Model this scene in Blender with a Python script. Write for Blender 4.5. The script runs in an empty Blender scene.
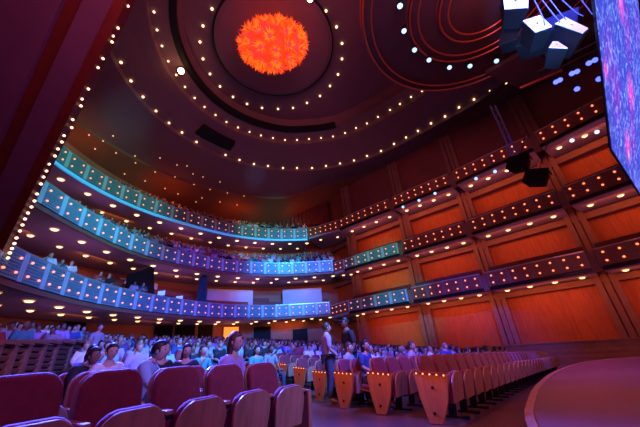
import bpy, math, random
from mathutils import Vector, Matrix
rnd = random.Random(7)
SC = bpy.context.scene
COL = SC.collection
R = math.radians
sin, cos, pi = math.sin, math.cos, math.pi

# ------------------------------------------------------------------ camera
FPX, PITCH, ROLL, EYE = 284.0, R(25.3), R(4.8), 1.0
fw = Vector((0, cos(PITCH), sin(PITCH)))
up0 = Vector((0, -sin(PITCH), cos(PITCH)))
rt0 = Vector((1, 0, 0))
upv = up0 * cos(ROLL) + rt0 * sin(ROLL)
rtv = rt0 * cos(ROLL) - up0 * sin(ROLL)
cam_d = bpy.data.cameras.new('camera')
cam = bpy.data.objects.new('camera', cam_d)
COL.objects.link(cam)
cam_d.sensor_width = 36.0
cam_d.lens = FPX / 640.0 * 36.0
cam_d.clip_start = 0.05
cam_d.clip_end = 200
cam.matrix_world = Matrix(((rtv.x, upv.x, -fw.x, 0), (rtv.y, upv.y, -fw.y, 0), (rtv.z, upv.z, -fw.z, EYE), (0, 0, 0, 1)))
SC.camera = cam


def sight(px, py):
    return fw + rtv * ((px - 320) / FPX) + upv * ((213.5 - py) / FPX)


def at_z(px, py, z):
    d = sight(px, py)
    t = (z - EYE) / d.z
    return Vector((d.x * t, d.y * t, z))


def at_d(px, py, dist):
    d = sight(px, py)
    return Vector((0, 0, EYE)) + d * (dist / math.hypot(d.x, d.y))


# ------------------------------------------------------------------ materials
MATS = {}


def mat(name, color, rough=0.6, metal=0.0, emit=None, estr=0.0, noise=0.0, nscale=8.0, bump=0.0, wood=False, coat=0.0, objcol=False, sample=True):
    if name in MATS:
        return MATS[name]
    m = bpy.data.materials.new(name)
    m.use_nodes = True
    nt = m.node_tree
    b = nt.nodes['Principled BSDF']
    b.inputs['Roughness'].default_value = rough
    b.inputs['Metallic'].default_value = metal
    if coat:
        b.inputs['Coat Weight'].default_value = coat
        b.inputs['Coat Roughness'].default_value = 0.25
    src = None
    if objcol:
        oi = nt.nodes.new('ShaderNodeObjectInfo')
        src = oi.outputs['Color']
    else:
        b.inputs['Base Color'].default_value = (*color, 1)
    if noise or wood or bump:
        tc = nt.nodes.new('ShaderNodeTexCoord')
        mp = nt.nodes.new('ShaderNodeMapping')
        nt.links.new(tc.outputs['Object'], mp.inputs['Vector'])
        n = nt.nodes.new('ShaderNodeTexNoise')
        n.inputs['Scale'].default_value = nscale
        n.inputs['Detail'].default_value = 4
        if wood:
            mp.inputs['Scale'].default_value = (6, 6, 0.6)
        nt.links.new(mp.outputs['Vector'], n.inputs['Vector'])
        mx = nt.nodes.new('ShaderNodeMix')
        mx.data_type = 'RGBA'
        mx.blend_type = 'MULTIPLY'
        mx.inputs[0].default_value = 1.0
        cr = nt.nodes.new('ShaderNodeValToRGB')
        lo = 1 - noise
        cr.color_ramp.elements[0].color = (lo, lo, lo, 1)
        cr.color_ramp.elements[0].position = 0.35
        cr.color_ramp.elements[1].color = (1, 1, 1, 1)
        cr.color_ramp.elements[1].position = 0.65
        nt.links.new(n.outputs['Fac'], cr.inputs['Fac'])
        if src:
            nt.links.new(src, mx.inputs[6])
        else:
            mx.inputs[6].default_value = (*color, 1)
        nt.links.new(cr.outputs['Color'], mx.inputs[7])
        src = mx.outputs[2]
        if bump:
            bp = nt.nodes.new('ShaderNodeBump')
            bp.inputs['Strength'].default_value = bump
            nt.links.new(n.outputs['Fac'], bp.inputs['Height'])
            nt.links.new(bp.outputs['Normal'], b.inputs['Normal'])
    if src:
        nt.links.new(src, b.inputs['Base Color'])
    if emit:
        b.inputs['Emission Color'].default_value = (*emit, 1)
        b.inputs['Emission Strength'].default_value = estr
    if not sample:
        m.cycles.emission_sampling = 'NONE'
    MATS[name] = m
    return m


M_bulb = mat('warm_bulb', (1, .8, .6), emit=(1.0, .62, .33), estr=2.6, sample=False)
M_bulb_dim = mat('dim_bulb', (1, .8, .6), emit=(1.0, .42, .16), estr=.9, sample=False)
M_fbulb = mat('fascia_bulb', (1, .7, .5), emit=(1.0, .24, .09), estr=1.9, sample=False)
M_down = mat('downlight_lens', (1, .9, .8), emit=(1.0, .62, .30), estr=2.6, sample=False)
M_downring = mat('downlight_ring', (.6, .5, .4), rough=.4, emit=(1.0, .45, .15), estr=.35, sample=False)
M_star = mat('spot_lens', (1, .9, .7), emit=(1.0, .72, .36), estr=14.0, sample=False)
M_bluelens = mat('blue_lens', (.7, .9, 1), emit=(.30, .65, 1.0), estr=1.5, sample=False)
M_movlens = mat('violet_lens', (.6, .7, 1), emit=(.04, .07, 1.0), estr=5.0, sample=False)
M_cove = mat('cyan_cove', (.3, .8, 1), emit=(.01, .28, .75), estr=.6, sample=False)
M_aisle = mat('aisle_lamp', (1, .5, .2), emit=(1.0, .32, .04), estr=3.0, sample=False)
M_exit = mat('exit_red', (.8, .05, .05), emit=(1, .03, .02), estr=1.2, sample=False)
M_doorglow = mat('lit_doorway', (1, .5, .1), emit=(1, .36, .04), estr=.9, sample=False)
M_screenblue = mat('monitor_blue', (.1, .2, .8), emit=(.15, .3, 1), estr=1.6, sample=False)
M_black = mat('matte_black', (.008, .008, .01), rough=.55)
M_black.node_tree.nodes['Principled BSDF'].inputs['Specular IOR Level'].default_value = .1
M_blackmetal = mat('black_metal', (.02, .02, .025), rough=.35, metal=.6)
M_ceil = mat('ceiling_plaster', (.21, .11, .115), rough=.8, noise=.12, nscale=.35)
M_ceilbrown = mat('gallery_ceiling', (.25, .10, .055), rough=.8, noise=.15, nscale=.4)
M_disc = mat('disc_plaster', (.17, .105, .11), rough=.75, noise=.1, nscale=.5)
M_slot = mat('slot_black', (.004, .003, .004), rough=.9)
M_soffit = mat('soffit_plaster', (.42, .33, .36), rough=.75, noise=.08, nscale=.6)
M_orange = mat('orange_wall', (.55, .12, .022), rough=.55, wood=True, noise=.28, nscale=2.0)
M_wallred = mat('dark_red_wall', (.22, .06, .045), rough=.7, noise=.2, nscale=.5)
M_backwall = mat('back_wall', (.38, .15, .09), rough=.7, noise=.2, nscale=.5)
M_pil = mat('pilaster', (.27, .115, .08), rough=.55, noise=.15, nscale=2)
M_fascia = mat('fascia_slats', (.17, .34, .40), rough=.35, noise=.1, nscale=3)  # teal of the spotlights is put into this base colour
M_fasciaR = mat('fascia_slats_red', (.30, .095, .06), rough=.4, noise=.12, nscale=3)  # same slats with the reddish light put into the base colour
M_post = mat('fascia_post', (.42, .66, .75), rough=.4)  # pale posts, tinted with the teal light
M_postR = mat('fascia_post_red', (.25, .12, .10), rough=.4)  # posts with the reddish light in their colour
M_rail = mat('rail_metal', (.5, .45, .45), rough=.3, metal=.4)
M_maroon = mat('maroon_velvet', (.24, .018, .04), rough=.75, noise=.18, nscale=14, bump=.08)
_b = M_maroon.node_tree.nodes['Principled BSDF']
_b.inputs['Sheen Weight'].default_value = .7
_b.inputs['Sheen Roughness'].default_value = .35
M_wood = mat('seat_wood', (.55, .27, .17), rough=.38, wood=True, noise=.3, nscale=3, coat=.25)
M_endwood = mat('end_panel_wood', (.55, .20, .05), rough=.4, wood=True, noise=.25, nscale=3, coat=.2)
M_floor = mat('hall_floor', (.16, .075, .055), rough=.32, noise=.35, nscale=.9)
M_stage = mat('stage_floor', (.27, .14, .12), rough=.33, noise=.25, nscale=.7)
M_louvre = mat('louvre_wood', (.34, .15, .09), rough=.5, noise=.2, nscale=3)
M_stagewall = mat('stage_wall', (.115, .04, .10), rough=.6, noise=.12, nscale=.8)
M_stagered = mat('stage_wall_red', (.11, .010, .010), rough=.5, noise=.2, nscale=1.5)
M_copper = mat('canopy_rim', (.55, .14, .08), rough=.3, metal=.7)
M_canopy = mat('canopy_panel', (.055, .025, .03), rough=.6, noise=.2, nscale=1)
M_curtain = mat('dark_red_curtain', (.16, .04, .04), rough=.9, noise=.25, nscale=2)
M_teal = mat('teal_drape', (.03, .16, .2), rough=.9, noise=.3, nscale=3)
M_white = mat('white_grille', (.85, .88, .92), rough=.5, noise=.1, nscale=20)
M_rig = mat('rig_blue', (.10, .11, .22), rough=.5)  # blue light on the truss is put into its colour
M_cable = mat('cable_blue', (.08, .1, .3), rough=.5)  # blue light on the cables is put into their colour
M_skin = mat('skin', (.50, .30, .22), rough=.55)
M_skind = mat('skin_dark', (.22, .11, .075), rough=.55)
M_cloth = mat('clothing', (.5, .5, .5), rough=.85, objcol=True)
M_trouser = mat('dark_trousers', (.05, .05, .08), rough=.85)
M_hairs = [mat('hair_black', (.012, .01, .01), rough=.5), mat('hair_brown', (.07, .03, .018), rough=.5), mat('hair_fair', (.30, .2, .11), rough=.5)]
M_eye = mat('eye', (.05, .04, .04), rough=.2)
M_lip = mat('lip', (.36, .12, .11), rough=.5)


# ------------------------------------------------------------------ mesh builder
class MB:
    def __init__(s):
        s.v, s.f, s.mi = [], [], []

    def add(s, vs, fs, mi=0):
        o = len(s.v)
        s.v += [tuple(p) for p in vs]
        s.f += [tuple(o + i for i in q) for q in fs]
        s.mi += [mi] * len(fs)

    def box(s, c, size, rot=None, mi=0):
        hx, hy, hz = size[0] / 2, size[1] / 2, size[2] / 2
        vs = [Vector((x, y, z)) for x in (-hx, hx) for y in (-hy, hy) for z in (-hz, hz)]
        if rot is not None:
            vs = [rot @ p for p in vs]
        c = Vector(c)
        s.add([p + c for p in vs], [(0, 1, 3, 2), (4, 6, 7, 5), (0, 4, 5, 1), (2, 3, 7, 6), (0, 2, 6, 4), (1, 5, 7, 3)], mi)

    def tube(s, pts, r, n=8, mi=0, caps=True, closed=False):
        pts = [Vector(p) for p in pts]
        k = len(pts)
        rs = r if isinstance(r, (list, tuple)) else [r] * k
        vs = []
        for i, p in enumerate(pts):
            if closed:
                t = (pts[(i + 1) % k] - pts[i - 1])
            else:
                t = pts[min(i + 1, k - 1)] - pts[max(i - 1, 0)]
            t.normalize()
            a = Vector((0, 0, 1)) if abs(t.z) < .9 else Vector((1, 0, 0))
            u = t.cross(a).normalized()
            w = u.cross(t)
            for j in range(n):
                an = 2 * pi * j / n
                vs.append(p + (u * cos(an) + w * sin(an)) * rs[i])
        fs = []
        for i in range(k if closed else k - 1):
            for j in range(n):
                a, b = i * n + j, i * n + (j + 1) % n
                c, d = ((i + 1) % k) * n + (j + 1) % n, ((i + 1) % k) * n + j
                fs.append((a, b, c, d))
        if caps and not closed:
            fs.append(tuple(range(n - 1, -1, -1)))
            fs.append(tuple((k - 1) * n + j for j in range(n)))
        s.add(vs, fs, mi)

    def lathe(s, prof, c=(0, 0, 0), n=16, mi=0, rot=None):
        c = Vector(c)
        vs, fs = [], []
        for (r, z) in prof:
            for j in range(n):
                an = 2 * pi * j / n
                p = Vector((r * cos(an), r * sin(an), z))
                if rot is not None:
                    p = rot @ p
                vs.append(p + c)
        for i in range(len(prof) - 1):
            for j in range(n):
                fs.append((i * n + j, i * n + (j + 1) % n, (i + 1) * n + (j + 1) % n, (i + 1) * n + j))
        fs.append(tuple(range(n - 1, -1, -1)))
        fs.append(tuple((len(prof) - 1) * n + j for j in range(n)))
        s.add(vs, fs, mi)

    def sphere(s, c, r, nu=10, nv=6, mi=0):
        r = r if isinstance(r, (tuple, list)) else (r, r, r)
        prof = []
        c = Vector(c)
        vs = [c + Vector((0, 0, -r[2]))]
        for i in range(1, nv):
            a = -pi / 2 + pi * i / nv
            for j in range(nu):
                b = 2 * pi * j / nu
                vs.append(c + Vector((r[0] * cos(a) * cos(b), r[1] * cos(a) * sin(b), r[2] * sin(a))))
        vs.append(c + Vector((0, 0, r[2])))
        fs = []
        for j in range(nu):
            fs.append((0, 1 + (j + 1) % nu, 1 + j))
        for i in range(nv - 2):
            for j in range(nu):
                a = 1 + i * nu
                fs.append((a + j, a + (j + 1) % nu, a + nu + (j + 1) % nu, a + nu + j))
        t = len(vs) - 1
        a = 1 + (nv - 2) * nu
        for j in range(nu):
            fs.append((a + j, a + (j + 1) % nu, t))
        s.add(vs, fs, mi)

    def prism(s, poly, z0, z1, mi=0):
        n = len(poly)
        vs = [(p[0], p[1], z0) for p in poly] + [(p[0], p[1], z1) for p in poly]
        fs = [tuple(range(n - 1, -1, -1)), tuple(range(n, 2 * n))]
        for i in range(n):
            j = (i + 1) % n
            fs.append((i, j, n + j, n + i))
        s.add(vs, fs, mi)

    def strip(s, a, b, mi=0):
        n = len(a)
        s.add(list(a) + list(b), [(i, i + 1, n + i + 1, n + i) for i in range(n - 1)], mi)

    def ribbon(s, inner, outer, z0, z1, mi=0):
        """closed solid between two plan curves"""
        n = len(inner)
        V = []
        for p, q in zip(inner, outer):
            V += [(p[0], p[1], z0), (q[0], q[1], z0), (q[0], q[1], z1), (p[0], p[1], z1)]
        fs = []
        for i in range(n - 1):
            for k in range(4):
                l = (k + 1) % 4
                fs.append((4 * i + k, 4 * i + l, 4 * i + 4 + l, 4 * i + 4 + k))
        fs += [(3, 2, 1, 0), (4 * n - 4, 4 * n - 3, 4 * n - 2, 4 * n - 1)]
        s.add(V, fs, mi)

    def mesh(s, name, mats, smooth=False, origin=(0, 0, 0)):
        me = bpy.data.meshes.new(name)
        o = Vector(origin)
        me.from_pydata([Vector(p) - o for p in s.v], [], s.f)
        for m in (mats if isinstance(mats, (list, tuple)) else [mats]):
            me.materials.append(m)
        me.polygons.foreach_set('material_index', s.mi)
        me.polygons.foreach_set('use_smooth', [smooth] * len(s.f))
        me.update()
        return me

    def build(s, name, mats, parent=None, smooth=False, origin=(0, 0, 0), loc=None):
        return link(name, s.mesh(name, mats, smooth, origin), parent, loc if loc is not None else (origin if parent is None else (0, 0, 0)))


def link(name, me, parent=None, loc=(0, 0, 0), rot=None):
    o = bpy.data.objects.new(name, me)
    COL.objects.link(o)
    o.location = loc
    if rot is not None:
        o.rotation_euler = rot
    if parent is not None:
        o.parent = parent
    return o


def tag(o, label=None, cat=None, group=None, kind=None):
    if label:
        o['label'] = label
    if cat:
        o['category'] = cat
    if group:
        o['group'] = group
    if kind:
        o['kind'] = kind
    return o


def empty(name, loc, rz=0.0):
    o = bpy.data.objects.new(name, None)
    o.empty_display_size = .1
    COL.objects.link(o)
    o.location = loc
    o.rotation_euler = (0, 0, rz)
    return o


def copy_tree(o, parent=None):
    c = o.copy()
    COL.objects.link(c)
    c.parent = parent
    for ch in list(o.children):
        copy_tree(ch, c)
    return c


def bevel_mod(o, w=.01, seg=2):
    m = o.modifiers.new('edge', 'BEVEL')
    m.width = w
    m.segments = seg
    m.limit_method = 'ANGLE'
    return o


def resample(pts, step, n=None):
    P = [Vector(p) for p in pts]
    P = [P[0] * 2 - P[1]] + P + [P[-1] * 2 - P[-2]]
    fine = []
    for i in range(1, len(P) - 2):
        p0, p1, p2, p3 = P[i - 1], P[i], P[i + 1], P[i + 2]
        for k in range(20):
            t = k / 20
            fine.append(.5 * ((2 * p1) + (p2 - p0) * t + (2 * p0 - 5 * p1 + 4 * p2 - p3) * t * t + (3 * p1 - p0 - 3 * p2 + p3) * t ** 3))
    fine.append(P[-2])
    L = [0]
    for a, b in zip(fine, fine[1:]):
        L.append(L[-1] + (b - a).length)
    n = n or max(2, round(L[-1] / step))
    out, j = [], 0
    for k in range(n + 1):
        d = L[-1] * k / n
        while j < len(L) - 2 and L[j + 1] < d:
            j += 1
        t = (d - L[j]) / max(1e-6, L[j + 1] - L[j])
        out.append(fine[j].lerp(fine[j + 1], t))
    return out


def normals(pts, toward):
    """unit plan normals pointing away from the point 'toward'"""
    out = []
    c = Vector(toward)
    for i, p in enumerate(pts):
        t = pts[min(i + 1, len(pts) - 1)] - pts[max(i - 1, 0)]
        n = Vector((t.y, -t.x)).normalized()
        if n.dot(p - c) < 0:
            n = -n
        out.append(n)
    return out


def offset(pts, d, toward=(0, 13)):
    return [p + n * d for p, n in zip(pts, normals(pts, toward))]


# ------------------------------------------------------------------ ground heights
def fz(x, y):
    u = .64 * x + .77 * y
    t = -.77 * x + .64 * y
    return -.045 * u - .0004 * u * abs(u) + .108 * max(0.0, t - 6.5) + .067


UD = Vector((.64, .77))       # along the rows
TD = Vector((-.77, .64))      # away from the stage


def rowpt(u, t):
    return UD * u + TD * t


# ------------------------------------------------------------------ floor, stage
mb = MB()
NX, NY = 48, 44
X0, X1, Y0, Y1 = -24.0, 27.0, -6.0, 40.0
vs = []
for j in range(NY + 1):
    for i in range(NX + 1):
        x, y = X0 + (X1 - X0) * i / NX, Y0 + (Y1 - Y0) * j / NY
        vs.append((x, y, fz(x, y)))
fs = [(j * (NX + 1) + i, j * (NX + 1) + i + 1, (j + 1) * (NX + 1) + i + 1, (j + 1) * (NX + 1) + i) for j in range(NY) for i in range(NX)]
mb.add(vs, fs)
tag(mb.build('floor', M_floor), kind='structure')

edge = resample([(1.2, 1.4), (2.35, 4.3), (3.5, 6.1), (4.6, 7.5), (6.2, 9.2), (8.0, 10.6), (9.3, 11.0), (10.6, 10.8), (13, 9.6), (16, 7)], .35)
poly = [tuple(p) for p in edge] + [(16, -4), (0.6, -4)]
mb = MB()
mb.prism(poly, -1.6, -.07)
st = tag(mb.build('stage_platform', M_stage), 'curved wooden stage platform at lower right lit violet', 'stage', kind='structure')
mb = MB()
lip = offset(edge, -.06, (9, 3))
mb.ribbon(lip, offset(edge, .05, (9, 3)), -.075, -.055)
mb.build('stage_edge_strip', M_wood, st)

# ------------------------------------------------------------------ tiers
ZA, ZB, ZC = 12.0, 7.9, 4.1
FH = 1.08
LA = [(-14.7, 10.9), (-15.0, 12.9), (-15.05, 14.5), (-14.9, 16.1), (-14.4, 18.2), (-13.5, 20.4), (-12.2, 22.4), (-10.6, 24.6), (-8.3, 26.9), (-5.1, 28.6), (-1.6, 29.3)]
LB = [(-12.4, 9.6), (-12.7, 11.2), (-12.95, 13.3), (-13.05, 15.3), (-12.9, 17.8), (-12.2, 20.4), (-11.0, 22.6), (-9.5, 24.6), (-6.8, 26.7), (-3.5, 28.0), (.86, 28.4)]
LC = [(-11.1, 9.0), (-11.6, 10.6), (-12.1, 12.6), (-12.45, 15.0), (-12.4, 17.4), (-11.9, 20.0), (-10.7, 23.6), (-8.6, 27.0), (-5.4, 29.3), (-1.8, 30.2), (.2, 30.4)]
NODES = [Vector(p) for p in [(1.75, 27.6), (6.6, 23.5), (10.8, 19.9), (14.8, 15.8), (18.4, 11.2)]]

bulb_me = None


def sph_mesh(name, r, m, nu=10, nv=6):
    b = MB()
    b.sphere((0, 0, 0), r, nu, nv)
    return b.mesh(name, m, True)


FB_ME = sph_mesh('bulb', .052, M_fbulb, 8, 5)
FBR_ME = sph_mesh('bulb', .058, M_fbulb, 8, 5)


def downlight_mesh(r):
    b = MB()
    b.lathe([(r * .80, -.03), (r * .82, -.02), (r, -.025), (r, .02)], n=16, mi=1)
    b.lathe([(r * .2, -.095), (r * .55, -.08), (r * .74, -.05), (r * .8, -.02)], n=14, mi=0)
    return b.mesh('downlight', [M_down, M_downring], True)


DL_ME = downlight_mesh(.22)
DLS_ME = downlight_mesh(.18)


def fascia_panel(a, b, z, n, parent, O, material, bulbs=2, bme=FB_ME, FH=FH, post=None):
    """slatted panel between plan points a and b with a grid of bulbs on its inner face (n = outward)"""
    a, b = Vector(a), Vector(b)
    d = (b - a)
    L = d.length
    d.normalize()
    m = MB()
    inner = -n
    rot = Matrix(((d.x, inner.x, 0), (d.y, inner.y, 0), (0, 0, 1)))
    mid = (a + b) / 2
    ns = 9
    for k in range(ns):
        zz = z + FH * (k + .5) / ns
        m.box((mid.x, mid.y, zz), (L - .10, .05, FH / ns * .80), rot)
    m.box((mid.x + n.x * .05, mid.y + n.y * .05, z + FH / 2), (L - .04, .03, FH - .02), rot)
    for q in (a + d * .06, b - d * .06):
        m.box((q.x, q.y, z + FH / 2), (.12, .09, FH), rot, mi=1)
    p = m.build('fascia_panel', [material, post or M_post], parent, origin=O, loc=(0, 0, 0))
    for i in range(bulbs):
        w = a + d * (L * (i + .5) / bulbs) + inner * .06
        for zz in (FH * .25, FH * .75):
            link('bulb', bme, p, (w.x - O[0], w.y - O[1], z + zz - O[2]))
    return p


def balcony(pts, z, depth, label, cove=None, rows=(.9, 2.6), dls=(1.9, 1.9), n0=0, fmat=M_fascia, stepup=True):
    C = (0, 13)
    N = normals(pts, C)
    O = Vector((pts[0].x, pts[0].y, z))
    root = empty('balcony', O)
    tag(root, label, 'balcony', 'balcony tiers', 'structure')
    out = [p + n * depth for p, n in zip(pts, N)]
    inn = [p + n * .12 for p, n in zip(pts, N)]
    m = MB()
    m.ribbon(inn, out, z - .25, z - .02)
    m.build('soffit', M_soffit, root, origin=O, loc=(0, 0, 0))
    m = MB()
    m.ribbon([p - n * .02 for p, n in zip(pts, N)], [p + n * .22 for p, n in zip(pts, N)], z + FH, z + FH + .07)
    m.build('handrail', M_rail, root, origin=O, loc=(0, 0, 0))
    m = MB()
    m.ribbon([p + n * .02 for p, n in zip(pts, N)], [p + n * .2 for p, n in zip(pts, N)], z - .24, z - .03)
    m.build('edge_beam', cove or M_pil, root, origin=O, loc=(0, 0, 0))
    m = MB()
    for k in range(int(depth / .95)):
        m.ribbon([p + n * (.35 + .95 * k) for p, n in zip(pts, N)], [p + n * (.35 + .95 * (k + 1)) for p, n in zip(pts, N)], z - .02, z + .7 + (.55 * k if stepup else 0))
    m.build('seating_step', M_wallred, root, origin=O, loc=(0, 0, 0))
    for i in range(n0, len(pts) - 1):
        nn = ((N[i] + N[i + 1]) / 2).normalized()
        fascia_panel(pts[i], pts[i + 1], z, nn, root, O, fmat)
    for r_, (off, sp) in enumerate(zip(rows, dls)):
        cu = resample([p + n * off for p, n in zip(pts, N)], sp)
        for i, q in enumerate(cu):
            if r_ == 1 and i == len(cu) - 1:
                continue
            w = q if r_ == 0 else (q if i + 1 >= len(cu) else q.lerp(cu[i + 1], .5))
            link('downlight', DL_ME if r_ == 0 else DLS_ME, root, (w.x - O.x, w.y - O.y, z - .26 - O.z))
    return root


PA, PB, PC = resample(LA, 1.4), resample(LB, 1.4), resample(LC, 1.4)
bal_A = balcony(PA, ZA, 4.0, 'top balcony tier of the left side and back, teal slats over a cyan light strip', M_cove)
bal_B = balcony(PB, ZB, 5.0, 'middle balcony tier of the left side and back, turning from teal to violet', None)
bal_C = balcony(PC, ZC, 5.0, 'lowest balcony tier of the left side and back, blue slats with orange bulbs', None)


SFH = .92


def side_balcony(z, name, label, smat):
    O = Vector((NODES[0].x, NODES[0].y, z))
    root = empty('balcony', O)
    tag(root, label, 'balcony', 'balcony tiers', 'structure')
    for b in range(4):
        a, e = NODES[b], NODES[b + 1]
        d = (e - a).normalized()
        n = Vector((-d.y, d.x))
        if n.dot(a - Vector((0, 13))) < 0:
            n = -n
        a2, e2 = a + d * .2, e - d * .2
        # gentle convex bay
        pts = []
        for k in range(5):
            t = k / 4
            pts.append(a2.lerp(e2, t) - n * (.10 * math.sin(pi * t)))
        N = [n] * 5
        m = MB()
        m.ribbon([p + n * .12 for p in pts], [p + n * 2.6 for p in pts], z - .25, z - .02)
        m.build('soffit', M_soffit, root, origin=O, loc=(0, 0, 0))
        m = MB()
        m.ribbon([p - n * .02 for p in pts], [p + n * .22 for p in pts], z + SFH, z + SFH + .07)
        m.build('handrail', M_rail, root, origin=O, loc=(0, 0, 0))
        m = MB()
        m.ribbon([p + n * .02 for p in pts], [p + n * .3 for p in pts], z - .22, z - .03)
        m.build('edge_beam', M_blackmetal, root, origin=O, loc=(0, 0, 0))
        m = MB()
        m.ribbon([p + n * .3 for p in pts], [p + n * 1.3 for p in pts], z - .02, z + .1)
        m.ribbon([p + n * 1.3 for p in pts], [p + n * 2.4 for p in pts], z - .02, z + .45)
        m.build('seating_step', M_wallred, root, origin=O, loc=(0, 0, 0))
        m = MB()
        m.ribbon([p + n * .95 for p in pts], [p + n * 1.05 for p in pts], z + .1, z + 1.42)
        m.build('box_screen', M_curtain, root, origin=O, loc=(0, 0, 0))
        for k in range(4):
            fascia_panel(pts[k], pts[k + 1], z, n, root, O, M_fasciaR if (b or z > 10) else M_fascia, bme=FBR_ME, FH=SFH, post=M_postR if (b or z > 10) else M_post)  # first bay of the lower tiers takes the teal-lit copy
        # end cheek between bays
        m = MB()
        q = e2 + d * .15
        rot = Matrix(((d.x, n.x, 0), (d.y, n.y, 0), (0, 0, 1)))
        qq = q + n * .35
        m.box((qq.x, qq.y, z + SFH / 2 - .12), (.42, .5, SFH + .12), rot)
        m.build('bay_pier', M_pil, root, origin=O, loc=(0, 0, 0))
        for k in range(4):
            w = a2.lerp(e2, (k + .5) / 4) + n * 1.15
            link('downlight', DLS_ME, root, (w.x - O.x, w.y - O.y, z - .26 - O.z))
    return_bay(root, O, {12: Vector((-1.45, 29.25)), 7: Vector((.95, 28.35)), 3: Vector((.3, 30.3))}[int(z)], z, {12: 3, 7: 1, 3: 2}[int(z)], M_fasciaR, M_postR)
    return root


def return_bay(root, O, a, z, npan, fm, pm):
    e = NODES[0] + (NODES[1] - NODES[0]).normalized() * .1
    d = (e - a).normalized()
    n = Vector((-d.y, d.x))
    if n.dot(a - Vector((0, 13))) < 0:
        n = -n
    pts = [a.lerp(e, k / npan) for k in range(npan + 1)]
    for k in range(npan):
        fascia_panel(pts[k], pts[k + 1], z, n, root, O, fm, bme=FBR_ME, FH=SFH, post=pm)
    m = MB()
    m.prism([tuple(q - O.xy) for q in (a, e, e + Vector((2.2, 2.0)), a + Vector((1.5, 4.0)))], -.25, -.02)
    m.build('soffit', M_soffit, root)
    m = MB()
    m.ribbon([q - n * .02 for q in pts], [q + n * .2 for q in pts], z + SFH, z + SFH + .07)
    m.build('handrail', M_rail, root, origin=O, loc=(0, 0, 0))
    for k in range(2):
        w = a.lerp(e, (k + .5) / 2) + n * (1.0 + k * .5)
        link('downlight', DLS_ME, root, (w.x - O.x, w.y - O.y, -.26))


side_balcony(12.1, 'A', 'top right side balcony tier in four bays with red slatted fronts', M_fasciaR)
side_balcony(7.8, 'B', 'middle right side balcony tier in four bays above the lowest tier', M_fasciaR)
side_balcony(3.85, 'C', 'lowest right side balcony tier in four bays close above the floor seats', M_fasciaR)

# ------------------------------------------------------------------ walls
WALLB = offset(resample(LB, 1.2), 5.0)
WALLB = WALLB + [Vector((3.0, 33.2))]
wl = MB()
wl.ribbon(WALLB, offset(WALLB, .3), -1.5, 17.0)
tag(wl.build('wall_back', M_backwall), kind='structure')

WR = [Vector(p) for p in [(1.2, 33.4), (3.6, 29.7), (8.35, 25.4), (12.6, 21.75), (16.75, 17.5), (20.5, 12.7), (22.5, 8.8)]]
wallR = MB()
wallR.ribbon(WR, offset(WR, .3), -2.4, 18.6)
wr_o = tag(wallR.build('wall_right', M_orange), kind='structure')
# upper dark cladding on the right wall above the top tier
up = MB()
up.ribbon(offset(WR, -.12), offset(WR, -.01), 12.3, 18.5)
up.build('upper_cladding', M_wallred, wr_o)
# columns and beams along the right wall
for i, nd in enumerate(NODES):
    if i == 0:
        d = (NODES[1] - NODES[0]).normalized()
    else:
        d = (NODES[i] - NODES[i - 1]).normalized()
    n = Vector((-d.y, d.x))
    if n.dot(nd - Vector((0, 13))) < 0:
        n = -n
    rot = Matrix(((d.x, n.x, 0), (d.y, n.y, 0), (0, 0, 1)))
    c = tag(empty('trim_%d' % (i + 1), (nd.x + n.x * 2.25, nd.y + n.y * 2.25, -1.2)), kind='structure')
    for s_, w_ in ((-.36, .3), (0, .3), (.36, .3)):
        m = MB()
        q = Vector((d.x * s_, d.y * s_))
        dep = .5 if s_ else .3
        m.box((q.x, q.y, 9.6), (w_, dep, 19.2), rot)
        m.build('column_shaft', M_pil, c)
for k, (z0, z1) in enumerate(((3.2, 3.55), (7.05, 7.45), (11.2, 11.65))):
    m = MB()
    m.ribbon(offset(WR, -.5), offset(WR, -.02), z0, z1)
    tag(m.build('trim_%d' % (k + 6), M_pil), kind='structure')
# vertical joints of the wall cladding are grooves in a panel layer
# low parapet in front of the right wall, horizontally boarded
par = offset(WR, -1.45)[2:]
m = MB()
for k in range(8):
    m.ribbon(par, offset(par, .12), -1.95 + k * .27, -1.95 + k * .27 + .23)
m.ribbon(offset(par, .03), offset(par, .1), -1.95, .2)
m.ribbon(offset(par, -.04), offset(par, .2), .2, .28)
tag(m.build('wooden_parapet', M_louvre), 'low boarded wooden parapet along the floor before the right wall', 'parapet', kind='structure')

# curtain high at the back
cu = []
for k in range(61):
    t = k / 60
    p = Vector((-6.5, 32.2)).lerp(Vector((1.0, 32.3)), t)
    cu.append(p + Vector((.3, .9)).normalized() * (.14 * sin(t * 2 * pi * 15)))
m = MB()
m.ribbon(cu, [p + Vector((.02, .08)) for p in cu], 14.8, 18.0)
tag(m.build('stage_curtain', M_curtain), 'tall dark red pleated curtain hanging above the back of the top tier', 'curtain')

# curved rear boxes on tier C level and floor level panels / doorways on back wall
def wall_patch(name, i0, i1, off, z0, z1, material, parent=None):
    seg = offset(WALLB, -off)[i0:i1]
    m = MB()
    m.ribbon(seg, offset(seg, .1), z0, z1)
    return m.build(name, material, parent)


M_pale = mat('pale_screen', (.45, .55, .62), rough=.6, noise=.1, nscale=1)  # bluish light on the rear boxes is put into this colour
k = 0
for (i0, i1) in ((3, 7), (9, 12), (14, 18), (19, 23), (24, 27)):
    o = wall_patch('trim_%d' % (9 + k), i0, i1, 1.2, ZC + .3, ZC + 3.0, M_pale)
    tag(o, kind='structure')
    k += 1
for (i0, i1) in ((4, 7), (11, 14), (16, 20), (22, 26)):
    o = wall_patch('trim_%d' % (9 + k), i0, i1, .9, ZB + .3, ZB + 2.7, M_backwall)
    tag(o, kind='structure')
    k += 1
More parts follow.
